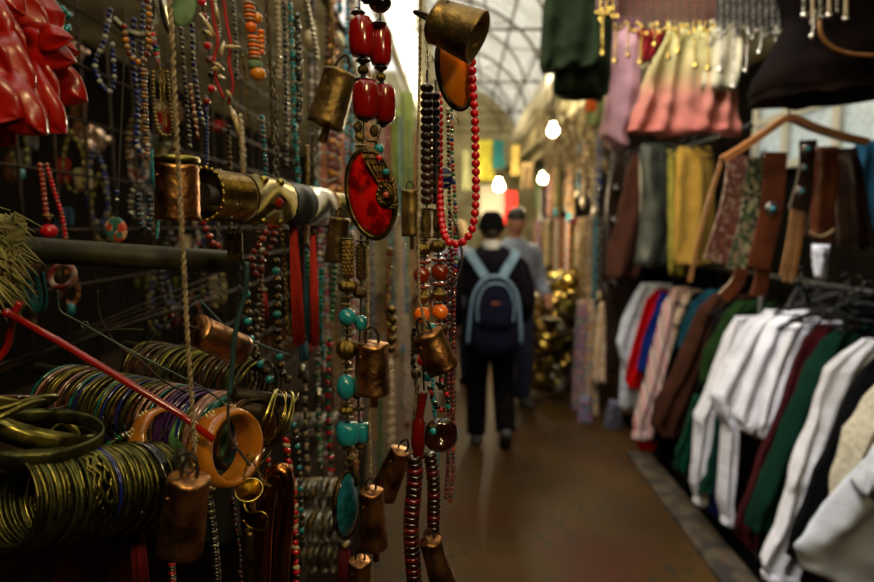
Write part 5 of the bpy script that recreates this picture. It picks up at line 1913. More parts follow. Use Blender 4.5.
# dark box added under the rows to black out the lit floor
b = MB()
b.box(W(60, 620, .62) + V((-.05, .1, -.05)), (.5, .3, .12), mat('blackout_dark', (.010, .006, .004), rough=1, spec=.0))
b.build('blackout_box', label='dark box added to black out the lit floor under the bangles at the bottom left', cat='box')
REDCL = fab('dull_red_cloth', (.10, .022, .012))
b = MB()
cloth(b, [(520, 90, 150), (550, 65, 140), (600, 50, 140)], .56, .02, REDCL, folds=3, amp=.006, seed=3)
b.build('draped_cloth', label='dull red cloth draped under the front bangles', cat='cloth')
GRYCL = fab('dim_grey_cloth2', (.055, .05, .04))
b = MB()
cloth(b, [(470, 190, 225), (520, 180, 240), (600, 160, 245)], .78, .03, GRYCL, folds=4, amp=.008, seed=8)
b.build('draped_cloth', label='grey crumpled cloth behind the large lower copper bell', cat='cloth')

# red cane and cords
REDL = mat('red_lacquer', (.36, .02, .012), (.22, .01, .008), rough=.2, scale=30, coat=.6)
b = MB()
b.tube([W(6, 312, .43), W(60, 342, .43), W(120, 378, .43), W(180, 414, .43), W(214, 440, .43)], .0027, REDL, 10)
b.sphere(W(7, 313, .43), .0034, REDL, 12, 8)
e = b.build('red_cane', label='thin red lacquered cane slanting across the bangles', cat='cane')
b = MB()
b.tube(smooth([W(20, 302, .44), W(13, 318, .44), W(8, 345, .45), W(-4, 362, .45)], 4), .0026, REDL, 8)
b.build('red_stick', label='short red stick crossing behind the head of the red cane', cat='stick')
GRC = mat('grey_green_wire', (.12, .15, .12), rough=.4, metal=.6)
b = MB()
b.tube(smooth([W(58, 290, .5), W(60, 310, .5), W(72, 318, .5), W(85, 325, .5), W(120, 345, .5), (W(160, 366, .5)), W(203, 388, .49), W(225, 404, .48)], 5), .0009, GRC, 6)
b.torus(W(85, 325, .5), .0028, .0006, GRC, Matrix.Rotation(1.3, 4, 'X'), 12, 5)
b.build('thin_wire', label='thin grey-green wire running parallel above the red cane', cat='wire')
b = MB()
b.tube(smooth([W(98, 290, .53), W(99, 312, .53), W(107, 330, .53), W(118, 345, .53), W(140, 360, .53), W(168, 384, .52), W(200, 396, .52)], 5), .0009, IRON, 6)
b.tube(smooth([W(105, 332, .53), W(120, 330, .53), W(143, 330, .53)], 4), .0012, IRON, 6)
b.build('thin_wire', label='dark kinked wire hanging between the grid and the red cane', cat='wire')
TCORD = mat('blue_green_cord', (.035, .08, .085), (.02, .045, .05), rough=.5, scale=60)
b = MB()
b.tube(smooth([W(247, 262, .45), W(246, 290, .45), W(240, 312, .45), W(234, 340, .45), W(232, 372, .45), W(229, 395, .45)], 6), .0021, TCORD, 8)
b.tube(smooth([W(229, 395, .45), W(228, 420, .45), W(232, 440, .45), W(240, 452, .45), W(250, 466, .45)], 6), .0011, CORD, 8)
b.build('blue_green_cord', label='dull blue-green cord hanging before the orange lacquer cuff', cat='cord')
b = MB()
b.tube(smooth([W(118, 372, .7), W(160, 330, .68), W(195, 300, .66), W(213, 288, .65)], 4), .001, TCORD, 6)
b.tube(smooth([W(200, 300, .62), W(230, 330, .62), W(262, 345, .62), W(290, 355, .62)], 4), .0012, TCORD, 6)
b.build('green_twine', label='thin green twine stretched behind the left tilted bell', cat='twine')
b = MB()
for k in range(4):
    b.tube([W(0, 372 - k * 2, .75), W(110, 330 - 4 * k, .85), W(222, 296 - 8 * k, 1.0)], .003 if k == 0 else .0012, IRON, 6)
b.build('metal_strip', label='rusty metal strips along the foot of the wire grid', cat='strip')


# ---------------------------------------------------------------- cuffs on the pole
pA, pB = W(203, 194, .575), W(385, 214, .90)
pd = (pB - pA).normalized()
b = MB()
b.tube([pA, pB], .010, mat('pole_dark', (.03, .02, .015), rough=.6), 12)
b.build('display_pole', label='dark pole threaded through the row of cuff bracelets', cat='pole')


def cuffpt(px_):
    # point of the pole that appears at column px_
    lo_, hi_ = 0.0, 1.0
    for _ in range(40):
        mid = (lo_ + hi_) / 2
        p = pA.lerp(pB, mid)
        cc = p - CAMP
        sx = 437 + F * cc.x / (cc.y * cP - cc.z * sP)
        if sx < px_:
            lo_ = mid
        else:
            hi_ = mid
    return pA.lerp(pB, lo_)


def cuff(px0, px1, r, m, label, deco=None, ridges=0, wall=.0012, name='cuff_bracelet', flare=0.0):
    a, c = cuffpt(px0), cuffpt(px1)
    L = (c - a).length
    M = frame(a, *axes(pd))
    b = MB()
    prof = [(r - wall, 0), (r, 0)]
    k = max(2, ridges * 2)
    for i in range(k + 1):
        z = L * i / k
        prof.append((r + (flare * math.cos(PI * i / k * 2)) + (.0008 if ridges and i % 2 else 0), z))
    prof += [(r, L), (r - wall, L), (r - wall, 0)]
    b.lathe(prof, M, m, 40)
    o = b.build(name, label=label, cat='cuff bracelet')
    return o, a, L, M


def axes(z):
    z = V(z).normalized()
    x = (V((0, -1, 0)) if abs(z.z) > .75 else V((0, 0, 1))).cross(z).normalized()
    return x, z.cross(x), z


GOLDB = mat('yellow_gold_cuff', (.52, .36, .08), (.22, .14, .03), rough=.3, metal=1, scale=90, bump=.3)
o, a, L, M = cuff(202, 240, .0242, GOLDB, 'ridged gold cuff bracelet with tiny crystals, left on the pole', ridges=9)
b = MB()
for j in range(14):
    an = R.uniform(0, 2 * PI)
    b.sphere(M @ V((.0252 * math.cos(an), .0252 * math.sin(an), L * R.uniform(.15, .9))), .0011, CLEARB, 6, 4)
b.build('crystal', o)
b = MB()
for j in range(22):
    an = 2 * PI * j / 22
    b.sphere(M @ V((.0248 * math.cos(an), .0248 * math.sin(an), .001)), .0022, GOLDB, 6, 4)
b.build('scalloped_rim', o)
SATG = mat('satin_gold_cuff', (.58, .46, .20), (.40, .30, .11), rough=.28, metal=1, scale=30)
o, a, L, M = cuff(241, 279, .0255, SATG, 'satin gold cuff bracelet with a red teardrop stone')
# teardrop facing the camera
tocam = (CAMP - (a + pd * L * .5))
tocam -= pd * tocam.dot(pd)
tocam.normalize()
yy = pd.cross(tocam).normalized()
sp = a + pd * L * .48 + tocam * .0257
b = MB()
Mt = frame(sp, pd, yy, tocam)
rs = []
for i in range(6):
    f = 1 - i / 5
    rs.append([Mt @ V((.0085 * (f if i else 1) * math.cos(t) * (1.15 if math.cos(t) > 0 else .9), .0060 * (f if i else 1) * math.sin(t) * (1 - .55 * max(0, math.cos(t)) ** 2), .0035 * (1 - f * f))) for t in [2 * PI * j / 24 for j in range(24)]])
b.rings(rs, bead('ruby', (.30, .02, .01)), caps=False)
b.build('red_stone', o)
b = MB()
b.tube([Mt @ V((.0096 * math.cos(t) * (1.15 if math.cos(t) > 0 else .9), .0072 * math.sin(t) * (1 - .55 * max(0, math.cos(t)) ** 2), .0006)) for t in [2 * PI * j / 28 for j in range(28)]], .0011, BRASSD, 6, closed=True)
b.build('stone_setting', o)
for (u_, an) in ((.28, .95), (.72, .95), (.3, -1.0), (.75, -1.0), (.5, 1.9), (.5, -1.9)):
    b = MB()
    nn = (tocam * math.cos(an) + V((0, 0, 1)) * math.sin(an))
    nn = (nn - pd * nn.dot(pd)).normalized()
    b.sphere(a + pd * L * u_ + nn * .0255, .0052, GOLDG, 12, 8, sc=(1, 1, .8))
    b.build('boss', o)
cuff(282, 300, .0240, mat('black_enamel', (.015, .013, .010), rough=.5), 'narrow black cuff bracelet between the satin gold and the silver ones')
o, a, L, M = cuff(302, 324, .0235, SILVER, 'polished silver cuff bracelet with a copper edge')
b = MB()
b.torus(M @ V((0, 0, L)), .0236, .0014, COPPER, M.to_3x3().to_4x4(), 32, 6)
b.build('copper_edge', o)
cuff(326, 352, .0200, GOLDG, 'ribbed gold cuff bracelet, farthest on the pole behind the red pendant', ridges=5)
# thin silver hoop behind
b = MB()
b.torus(W(327, 167, 1.0), .024, .0016, SILVERD, Matrix.Rotation(1.35, 4, 'X') @ Matrix.Rotation(.3, 4, 'Y'), 28, 6)
b.build('hoop_bangle', label='thin silver hoop hanging above the polished silver cuff', cat='bangle')
# spoon-like pendant under the cuffs
b = MB()
b.box(W(235, 247, .64), (.016, .002, .03), BRASSD)
b.tube([W(234, 228, .64), W(235, 240, .64)], .002, BRASSD, 6)
b.build('flat_pendant', label='flat dark metal plate pendant hanging under the ridged gold cuff', cat='pendant')


# wide lacquered cuffs
ORL = mat('orange_lacquer', (.50, .22, .03), (.34, .12, .015), rough=.18, scale=25, coat=.7)


def wide_cuff(px_, py_, Y, r, w, rot, m, label):
    e_ = empty('wide_cuff', W(px_, py_, Y), label, 'cuff bracelet')
    M = Matrix.Translation(W(px_, py_, Y)) @ rot
    b = MB()
    b.lathe([(r - .004, -w / 2), (r - .001, -w / 2), (r + .002, -w / 4), (r + .003, 0), (r + .002, w / 4), (r - .001, w / 2), (r - .004, w / 2), (r - .003, 0), (r - .004, -w / 2)], M, m, 40)
    b.build('band', e_)
    if m is ORL:
        b = MB()
        for an in [2 * PI * j / 9 for j in range(9)]:
            for j in range(6):
                q = 2 * PI * j / 6
                rr = .0030
                p = M @ V(((r + .003) * math.cos(an + rr * math.cos(q) / r), (r + .003) * math.sin(an + rr * math.cos(q) / r), rr * math.sin(q)))
                b.sphere(p, .0011, mat('painted_cream', (.8, .65, .35), rough=.5), 6, 4)
        b.build('painted_flower', e_)
    return e_


RY = lambda a: Matrix.Rotation(a, 4, 'Y')
RX = lambda a: Matrix.Rotation(a, 4, 'X')
RZ = lambda a: Matrix.Rotation(a, 4, 'Z')
wide_cuff(226, 447, .47, .030, .026, RZ(-.35) @ RY(1.45) @ RX(.1), ORL, 'orange lacquer cuff bracelet with cream painted flowers, large and upright')
wide_cuff(163, 440, .50, .026, .024, RZ(-.5) @ RY(1.15), ORL, 'orange lacquer cuff bracelet lying just above the front bangle row')
GRL = mat('green_shell_lacquer', (.22, .42, .18), (.06, .12, .05), rough=.2, scale=40, coat=.6)
wide_cuff(200, 436, .52, .027, .016, RZ(-.5) @ RY(1.2), GRL, 'green shell cuff bracelet between the two orange lacquer ones')
wide_cuff(186, 492, .45, .031, .012, RZ(.5) @ RY(1.5), mat('smoky_metal', (.16, .16, .10), (.06, .06, .04), rough=.3, metal=.8), 'broad smoky metal bangle just behind the large lower copper bell')
# silver ornate bracelet bits behind front row
N('silver crystal bracelet between the front bangles and the orange cuff', [(108, 446), (118, 438), (130, 434), (146, 430)], .50, 4.0, [SILVER, GREENB, SILVER], 'chips', 1.0, name='crystal_bracelet', cat='bracelet')


# ---------------------------------------------------------------- bells
def bell(p_top, p_bot, Y, wpx, m, label, Yb=None, clap=True, loop=True, loopm=IRON, taper=1.1, strapped=False, closed_face=False):
    a, c = W(*p_top, Y), W(*p_bot, Yb or Y)
    d = (c - a)
    L = d.length
    r = wpx / 2 * Y / F
    x, y, z = axes(d)
    M = frame(a, x, y, z)
    e_ = empty('cup_bell', a, label, 'bell')
    b = MB()
    rs = []
    prof = [(0, .0), (r * .86, .0), (r * .95, .0012), (r * .97, .0035), (r * .93, .005), (r * .95, L * .3), (r * taper * .98, L * .93), (r * taper, L), (r * taper - .0013, L), (r * .90, .004), (0, .003)]
    sd = p_top[0] * .13
    for (rr, zz) in prof:
        rs.append([M @ V((max(rr, 1e-5) * math.cos(t) * (1 + .012 * math.sin(2 * t + sd) + .008 * math.sin(5 * t + zz * 200)), max(rr, 1e-5) * math.sin(t) * (1 + .012 * math.sin(2 * t + sd)),
                          zz + .0006 * math.sin(3 * t + sd))) for t in [2 * PI * j / 36 for j in range(36)]])
    b.rings(rs, m, caps=False)
    b.build('bell_body', e_)
    if loop:
        b = MB()
        b.tube(smooth([M @ V((-r * .34, 0, .001)), M @ V((-r * .34, 0, -r * .5)), M @ V((0, 0, -r * .95)), M @ V((r * .34, 0, -r * .5)), M @ V((r * .34, 0, .001))], 5), r * .085, loopm, 7)
        b.build('hanging_loop', e_)
    if clap:
        b = MB()
        b.tube([M @ V((0, 0, .005)), M @ V((.001, 0, L * .8))], .0007, IRON, 5)
        b.lathe([(0, 0), (r * .2, 0), (r * .24, L * .1), (r * .26, L * .42), (0, L * .45)], M @ Matrix.Translation((r * .1, -r * .1, L * .86)), COPPER if m is COPPER else BRONZE, 10)
        b.build('clapper', e_)
    # dimple marks where the loop is riveted
    for an in (2.2, 4.4):
        b = MB()
        b.sphere(M @ V((r * .95 * math.cos(an), r * .95 * math.sin(an), L * .22)), r * .07, m, 8, 6, sc=(1, 1, 1))
        b.build('rivet', e_)
    return e_


bell((177, 164), (178, 220), .43, 43, COPPER, 'large copper cup bell with a green-gold top, behind the twisted rope', loop=False, taper=1.0, clap=False)
b = MB()
p_ = W(177, 160, .43)
b.lathe([(0, .0025), (.0149, .002), (.0156, .0), (.0149, -.002)], Matrix.Translation(p_), GOLDG, 32)
b.torus(p_ + V((0, 0, .0015)), .0125, .001, BRASS, None, 28, 5)
b.tube(smooth([p_ + V((-.004, 0, .001)), p_ + V((-.004, 0, .007)), p_ + V((.004, 0, .007)), p_ + V((.004, 0, .001))], 4), .0008, IRON, 6)
b.build('gilded_lid', [o for o in C.objects if o.name.startswith('cup_bell')][-1])
bell((341, 72), (325, 126), .70, 35, BRONZE, 'dark brass cup bell hanging tilted beside the large red beads', taper=1.05)
bell((434, 20), (478, 38), .46, 45, BRONZE, 'dark cup bell lying sideways at the top above the amber pendant', Yb=.452, taper=1.12, clap=False)
bell((410, 190), (411, 236), .74, 19, BRONZE, 'narrow blurred bell between the oval red pendant and dark bead strand', taper=1.0)
bell((196, 330), (240, 350), .48, 36, COPPER, 'copper bell tilted with its closed end towards the camera, on the left rope', Yb=.52, taper=1.0, clap=False)
bell((372, 343), (372, 393), .55, 36, COPPER, 'upright copper bell with clapper in the centre beside turquoise beads', taper=1.06)
bell((426, 333), (444, 370), .50, 35, COPPER, 'golden copper bell tilted under the orange beads', taper=.98, clap=False)
bell((189, 477), (180, 550), .38, 46, COPPER, 'largest copper bell hanging at the bottom of the left rope', taper=1.04, clap=False)
bell((371, 490), (374, 546), .52, 28, COPPER, 'copper bell at the bottom of the centre rope with clapper below', taper=1.08)
bell((402, 450), (382, 496), .62, 26, COPPER, 'dull copper bell tilted behind the lower dark red beads', taper=1.15, clap=False)
bell((430, 540), (446, 592), .50, 26, COPPER, 'copper bell cut by the bottom edge under the dark red beads', taper=1.2)
bell((340, 218), (336, 262), .62, 22, BRONZE, 'flattened brass bell hanging behind the filigree tubes of the red pendant necklace', taper=1.1, clap=False)
bell((360, 560), (358, 600), .56, 26, COPPER, 'bell top barely in view at the bottom edge, centre', taper=1.0)


def rope(pts, Y, rpx, label, m=ROPE, name='twisted_rope', pitch=9, Yl=None):
    s = Y / F
    P = smooth([W(x, y, Y if not Yl else Yl[i]) for i, (x, y) in enumerate(pts)], 14)
    b = MB()
    out = []
    dist = 0
    for k in (0, 1.5):
        Q = []
        dist = 0
        for i, p in enumerate(P):
            if i:
                dist += (p - P[i - 1]).length
            t = (P[min(i + 1, len(P) - 1)] - P[max(i - 1, 0)]).normalized()
            x, y, z = axes(t) if abs(t.z) < .999 else (V((1, 0, 0)), V((0, 1, 0)), t)
            x = V((0, 1, 0)).cross(t).normalized()
            y = t.cross(x)
            an = dist / (pitch * s) * 2 * PI / 1.0 + k * 2 * PI / 3
            Q.append(p + (x * math.cos(an) + y * math.sin(an)) * rpx * s * .55)
        b.tube(Q, rpx * s * .48, m, 6)
    return b.build(name, label=label, cat='rope')


def dense(pts, n):
    out = []
    for i in range(len(pts) - 1):
        for j in range(n):
            t = j / n
            out.append(tuple(pts[i][k] * (1 - t) + pts[i + 1][k] * t for k in range(2)))
    out.append(pts[-1])
    return out


rope(dense([(169, -6), (172, 40), (176, 120), (180, 200), (184, 270), (187, 330), (191, 390), (195, 452)], 5), .395, 2.6, 'long twisted rope on the left from which the copper bells hang', pitch=16)
rope(dense([(367, 225), (368, 280), (368, 332)], 6), .55, 1.8, 'pale twisted rope above the upright copper bell', pitch=11)
rope(dense([(369, 405), (370, 440), (371, 480)], 6), .55, 1.7, 'twisted rope between the upright copper bell and the one below it', pitch=11)
rope(dense([(371, 548), (371, 566), (372, 592)], 6), .55, 2.0, 'twisted rope end below the lowest centre bell', pitch=11)
rope(dense([(421, -6), (420, 60), (418, 140), (418, 230), (419, 300), (426, 326)], 6), .49, 1.7, 'long thin twisted rope running down beside the dark bead strand', pitch=10)
rope(dense([(417, 372), (415, 420), (413, 450)], 6), .53, 1.4, 'short thin twisted rope below the golden copper bell', pitch=10)
b = MB()
b.tube(smooth([W(194, 448, .39), W(186, 460, .385), W(184, 470, .38), W(190, 474, .38)], 5), .0009, IRON, 6)
b.torus(W(188, 463, .385), .0065, .0008, IRON, Matrix.Rotation(1.4, 4, 'X'), 20, 5)
b.build('wire_ring', label='wire ring joining the left rope to the largest copper bell', cat='ring')

# ---------------------------------------------------------------- necklace with the oval red pendant
Y = .55
e = empty('pendant_necklace', W(371, 0, Y), 'heavy red bead necklace with a large oval red pendant and turquoise beads', 'necklace')
for (x, y, rx, ry, m, sh, yy_) in (
        (366, -2, 8, 5, BLACKB, 'bicone', Y), (380, 3, 11, 9, BLACKB, 'round', Y),
        (358, 13, 7, 5, BLACKB, 'bicone', Y), (379, 24, 7.5, 3.5, BLACKB, 'bicone', Y), (359, 19, 5, 4, BRASSD, 'round', Y),
        (361.5, 37, 12.5, 18, REDB, 'barrel', Y), (380.5, 46, 11, 18, REDB, 'barrel', Y + .01),
        (363, 61, 7.5, 4, BLACKB, 'bicone', Y), (363, 70, 5, 5, BRASSD, 'ribbed', Y), (381, 68, 7, 4, BLACKB, 'bicone', Y + .01), (381, 77, 4.5, 4.5, BRASS, 'ribbed', Y + .01),
        (363, 80, 9, 4, BLACKB, 'bicone', Y), (382, 85, 7, 3, BLACKB, 'bicone', Y + .01),
        (366, 100, 13.5, 18, REDB, 'barrel', Y), (385, 104, 10.5, 18, REDB, 'barrel', Y + .01),
        (365, 119, 8, 3, BLACKB, 'bicone', Y), (383, 123, 7, 4, BLACKB, 'bicone', Y + .01),
        (358, 127, 4, 6, BRASSD, 'ribbed', Y), (360, 137, 4.5, 5, BRASS, 'ribbed', Y), (374, 131, 4, 6, BRASSD, 'ribbed', Y), (372, 141, 5.5, 4, BRASS, 'flower', Y),
        (361, 146, 6, 4, BRASS, 'flower', Y), (379, 149, 5, 5, TURQ, 'round', Y - .005), (366, 149, 5, 4, BRASSD, 'ribbed', Y),
        (347, 239, 5.5, 3, BRASSD, 'flower', Y), (348, 259, 6.2, 19, BRASS, 'filigree', Y), (361, 262, 5.4, 18, BRASSD, 'filigree', Y + .01), (361, 241, 5, 3, BRASSD, 'flower', Y + .01),
        (348, 286, 9.5, 7, BRASS, 'ribbed', Y), (360, 293, 7, 6, BRASSD, 'ribbed', Y + .01), (348, 297, 7, 4, BRASSD, 'flower', Y), (346, 304, 5, 3, BRASS, 'flower', Y),
        (347.5, 317, 9.2, 9.2, TURQ, 'round', Y), (361, 323, 7.2, 8.5, TURQ, 'round', Y + .01), (348, 329, 6, 3.5, BRASSD, 'flower', Y), (349, 335, 6, 3, BRASSD, 'flower', Y),
        (346.5, 349, 10, 11.5, BRASS, 'ribbed', Y), (347, 363, 6, 3.5, BRASSD, 'flower', Y), (348, 370, 5.5, 3, BRASS, 'flower', Y),
        (346, 387, 10, 13.5, TURQ, 'round', Y), (357, 388, 7, 12, TURQ, 'round', Y + .012), (347, 403, 6, 3, BRASSD, 'flower', Y), (347, 410, 8, 5.5, BRASS, 'ribbed', Y), (359, 408, 7, 6, BRASSD, 'flower', Y + .01),
        (348, 418, 6, 3, BRASSD, 'flower', Y), (348, 433, 12.5, 11.5, TURQ, 'barrel', Y), (362, 432, 9, 10, TURQ, 'barrel', Y + .01),
        (349, 448, 7, 4.5, BRASSD, 'flower', Y), (361, 446, 6, 4, BRASSD, 'ribbed', Y + .01), (352, 457, 7, 5, BRASS, 'flower', Y), (348, 464, 5, 4, BRASSD, 'flower', Y)):
    sc_ = (.62 if sh == 'barrel' and ry > rx else 1)
    hero_bead(e, x, y, yy_, rx, ry, m, sh)
b = MB()
b.tube([W(359, -5, Y), W(361, 60, Y), W(364, 120, Y), W(362, 150, Y)], .0006, CORD, 6)
b.tube([W(380, -5, Y + .01), W(381, 60, Y + .01), W(384, 120, Y + .012), W(374, 150, Y)], .0006, CORD, 6)
b.tube([W(348, 235, Y), W(348, 300, Y), W(346, 380, Y), W(349, 470, Y)], .001, CORD, 6)
b.tube([W(361, 235, Y + .01), W(361, 300, Y + .01), W(358, 380, Y + .01), W(360, 460, Y + .01)], .001, CORD, 6)
b.build('cord', e)


def cabochon(e_, cx, cy, Y, rx, ry, rot, yaw, rimm, stm, thick=.006, name='stone', rimr=.0022, back=True, n=56):
    """oval domed stone in a beaded metal rim; rot in the picture plane, yaw about the vertical"""
    s = Y / F
    M = Matrix.Translation(W(cx, cy, Y)) @ RZ(yaw) @ RY(rot) @ RX(PI / 2)      # local z -> toward camera(-Y)
    b = MB()
    rs = []
    for i in range(10):
        f = math.cos(i / 9 * PI / 2)
        h = thick * math.sin(i / 9 * PI / 2)
        rs.append([M @ V((rx * s * .9 * f * math.cos(t), ry * s * .93 * f * math.sin(t), h)) for t in [2 * PI * j / n for j in range(n)]])
    b.rings([[M @ V((rx * s * .9 * math.cos(t), ry * s * .93 * math.sin(t), -.002)) for t in [2 * PI * j / n for j in range(n)]]] + rs, stm, caps=False)
    st = b.build(name, e_)
    b = MB()
    b.tube([M @ V((rx * s * .94 * math.cos(t), ry * s * .96 * math.sin(t), .0)) for t in [2 * PI * j / n for j in range(n)]], rimr, rimm, 8, closed=True)
    for j in range(n):
        t = 2 * PI * j / n
        b.sphere(M @ V((rx * s * 1.0 * math.cos(t), ry * s * 1.0 * math.sin(t), .0005)), rimr * .62, rimm, 6, 4)
    if back:
        b.rings([[M @ V((rx * s * .95 * k * math.cos(t), ry * s * .97 * k * math.sin(t), z)) for t in [2 * PI * j / n for j in range(n)]] for k, z in ((1, -.001), (1, -.003), (.01, -.0035))], rimm, caps=False)
    b.build('metal_rim', e_)
    return M, s


REDST = mat('marbled_red_stone', (.55, .012, .008), (.18, .004, .004), rough=.12, scale=70, coat=.9, lo=.42, hi=.55)
M, s = cabochon(e, 371, 194, Y - .008, 26, 45, -.16, -.25, BRASSD, REDST, thick=.008, rimr=.0026)
# filigree ornament on the stone
b = MB()
orn = [(-9, -42), (-4, -36), (2, -30), (6, -22), (9, -12), (11, -2), (13, 8)]
for i, (ox, oy) in enumerate(orn):
    w_ = [5, 7, 8, 8, 7, 5, 5][i]
    for j in range(-2, 3):
        b.sphere(W(371 + ox + 6 + j * w_ * .42, 194 + oy, Y - .018), .0017, BRASSD, 7, 5)
        b.torus(W(371 + ox + 6 + j * w_ * .38, 194 + oy + 4, Y - .0175), .0019, .0006, BRASS, RX(PI / 2), 10, 5)
b.tube(smooth([W(370, 153, Y - .017), W(366, 160, Y - .017), W(372, 172, Y - .018), W(379, 184, Y - .019)], 4), .0012, BRASSD, 6)
b.tube(smooth([W(378, 153, Y - .017), W(386, 164, Y - .018), W(390, 176, Y - .019), W(389, 186, Y - .019)], 4), .0012, BRASSD, 6)
cdisc = W(385, 195, Y - .019)
for rr in (.0075, .0055, .0035):
    b.torus(cdisc, rr, .0011, BRASSD, RZ(-.25) @ RX(PI / 2), 24, 6, sc=(1, 1.25))
for j in range(12):
    t = 2 * PI * j / 12
    b.sphere(cdisc + V((.0065 * math.cos(t), -.0005, .008 * math.sin(t))), .0014, BRASS, 6, 4)
b.build('filigree_ornament', e)
for (x, y, r_, m) in ((386, 172, 3.4, TURQ), (379, 158, 3, CORAL), (386, 195, 3.4, bead('salmon_coral', (.6, .12, .07)))):
    hero_bead(e, x, y, Y - .021, r_, r_, m)
# blue disc pendant seen edge-on at its foot
M, s = cabochon(e, 347, 505, Y, 23, 37, -.05, 1.12, BRASSD, bead('teal_stone', (.02, .17, .22)), thick=.006, rimr=.002)
b = MB()
for k in range(16):
    t = k / 15
    b.sphere(W(354 - 3 * math.cos(t * 4), 462 + t * 22, Y), .0026, BRASSD, 7, 5, sc=(1, .8, 1.2))
b.build('pendant_cap', e)

# second strand behind: clear brown turned beads (hidden part of necklace) ------------------------------------------------
# ---------------------------------------------------------------- double strand with amber and orange beads
Y = .54
e = empty('amber_necklace', W(431, 85, Y), 'double strand of dark wood beads, brass tubes, amber and orange beads in the centre', 'necklace')
for i in range(15):
    hero_bead(e, 427 + .1 * math.sin(i * 2), 88 + i * 8, Y, 6.6, 4.9, DARKB, 'disc' if False else 'round')
for i in range(14):
    hero_bead(e, 435.5, 96 + i * 8, Y + .01, 4.8, 4.6, DARKB, 'round')
for (x, y, rx, ry, m, sh, yy_) in (
        (427, 209, 6.5, 3, BRASSD, 'flower', Y), (426, 224, 6.4, 14, BRASSD, 'turned', Y), (437, 210, 5.5, 3, BRASSD, 'flower', Y - .004), (437.5, 224, 5.6, 13, BRASSD, 'turned', Y - .004),
        (424, 249, 7.8, 6.8, BRASS, 'ribbed', Y), (437.5, 246, 7.8, 6.8, BRASS, 'ribbed', Y - .005), (424, 240, 5, 3, BRASSD, 'flower', Y), (437, 237, 5, 3, BRASSD, 'flower', Y - .005),
        (423, 257, 5, 2, BLACKB, 'disc', Y), (438, 255, 5, 2, BLACKB, 'disc', Y - .005),
        (424, 262, 7.4, 3.6, AMBER, 'disc', Y), (439, 260, 7.6, 4, AMBER, 'disc', Y - .005),
        (422, 275, 8.6, 9.5, AMBER, 'round', Y), (440, 272, 9.2, 9.5, AMBER, 'round', Y - .005),
        (423, 287, 7, 3.6, AMBER, 'disc', Y), (439, 284, 7.2, 3.6, AMBER, 'disc', Y - .005),
        (424, 297, 7.8, 7, BRASS, 'bicone', Y), (439, 294, 8.6, 7, BRASS, 'bicone', Y - .005), (439, 303, 4, 2, BRASSD, 'disc', Y - .005),
        (422, 315, 8.6, 8.6, ORANGE, 'round', Y), (440, 312, 8.4, 8.4, ORANGE, 'round', Y - .005),
        (432, 327, 6, 4, TURQ, 'round', Y), (441, 328, 7, 5, BRASSD, 'ribbed', Y),
        (421, 361, 4, 5, CORAL, 'round', Y + .01), (428, 377, 4, 5, TURQ, 'round', Y + .01), (434, 371, 5, 4, BRASSD, 'flower', Y + .01), (425, 368, 4, 4, BLACKB, 'round', Y + .01),
        (418, 350, 4.5, 5, BLACKB, 'round', Y + .015), (416, 374, 5, 5, BRASSD, 'ribbed', Y + .015), (442, 385, 4, 4, BLACKB, 'round', Y + .015)):
    hero_bead(e, x, y, yy_, rx, ry, m, sh)
b = MB()
b.tube([W(427, 70, Y), W(427, 200, Y), W(422, 320, Y), W(424, 390, Y)], .0009, CORD, 6)
b.tube([W(435.5, 80, Y + .01), W(437, 200, Y), W(440, 320, Y), W(440, 390, Y)], .0009, CORD, 6)
b.tube([W(432, 286, Y), W(431, 300, Y - .003), W(431, 312, Y)], .0016, SILVER, 6)
b.build('cord', e)
# chain above the dark beads
N('small silver charm chain above the dark wood beads', [(430, 14), (427, 40), (428, 66), (427, 84)], .55, 2.6, [SILVERD, SILVER], 'chain', 2)
for (x, y, r_, lb) in ((430, 58, 8, 'small triangular silver wire charm left of the amber pendant'), (455, 120, 8, 'small triangular silver wire charm below the amber pendant')):
    b = MB()
    b.tube([W(x + r_ * math.sin(a_) * .6, y - r_ * math.cos(a_), .56) for a_ in (0, 2.1, 4.2)], .0011, SILVER, 6, closed=True)
    b.build('triangular_charm', label=lb, cat='charm')

# coral red necklace
e = empty('coral_bead_necklace', W(474, 60, .52), 'bright coral red round bead necklace hanging in a loop', 'necklace')
cp = [(472, 62), (473, 90), (475, 120), (475.5, 150), (476, 180), (475.5, 205), (474, 221), (471, 232), (465, 240), (458, 244), (450, 243), (445, 236), (443, 228), (441, 215), (440, 190), (439.5, 150), (439.5, 110), (438, 90)]
Yd = [.5] * 9 + [.503, .506, .512, .52, .53, .545, .56, .57, .575]
P = smooth([W(x, y, yd) for (x, y), yd in zip(cp, Yd)], 8)
cum = 0
strand_beads(e, P, .00355, .0067, [CORAL])
b = MB()
b.tube(P[::3] + [P[-1]], .0006, CORD, 5)
b.build('cord', e)

# amber oval pendant
e = empty('amber_pendant', W(452, 40, .5), 'orange amber oval pendant in a dark beaded metal rim', 'pendant')
AMST = mat('orange_amber_stone', (.80, .26, .02), (.52, .12, .008), rough=.12, scale=30, coat=.8, lo=.35, hi=.7)
cabochon(e, 455, 72, .505, 20, 36, -.20, .5, BRASSD, AMST, thick=.006, rimr=.0024)
b = MB()
b.torus(W(448, 36, .5), .004, .0009, BRASSD, RX(PI / 2), 14, 6)
b.build('hanging_loop', e)
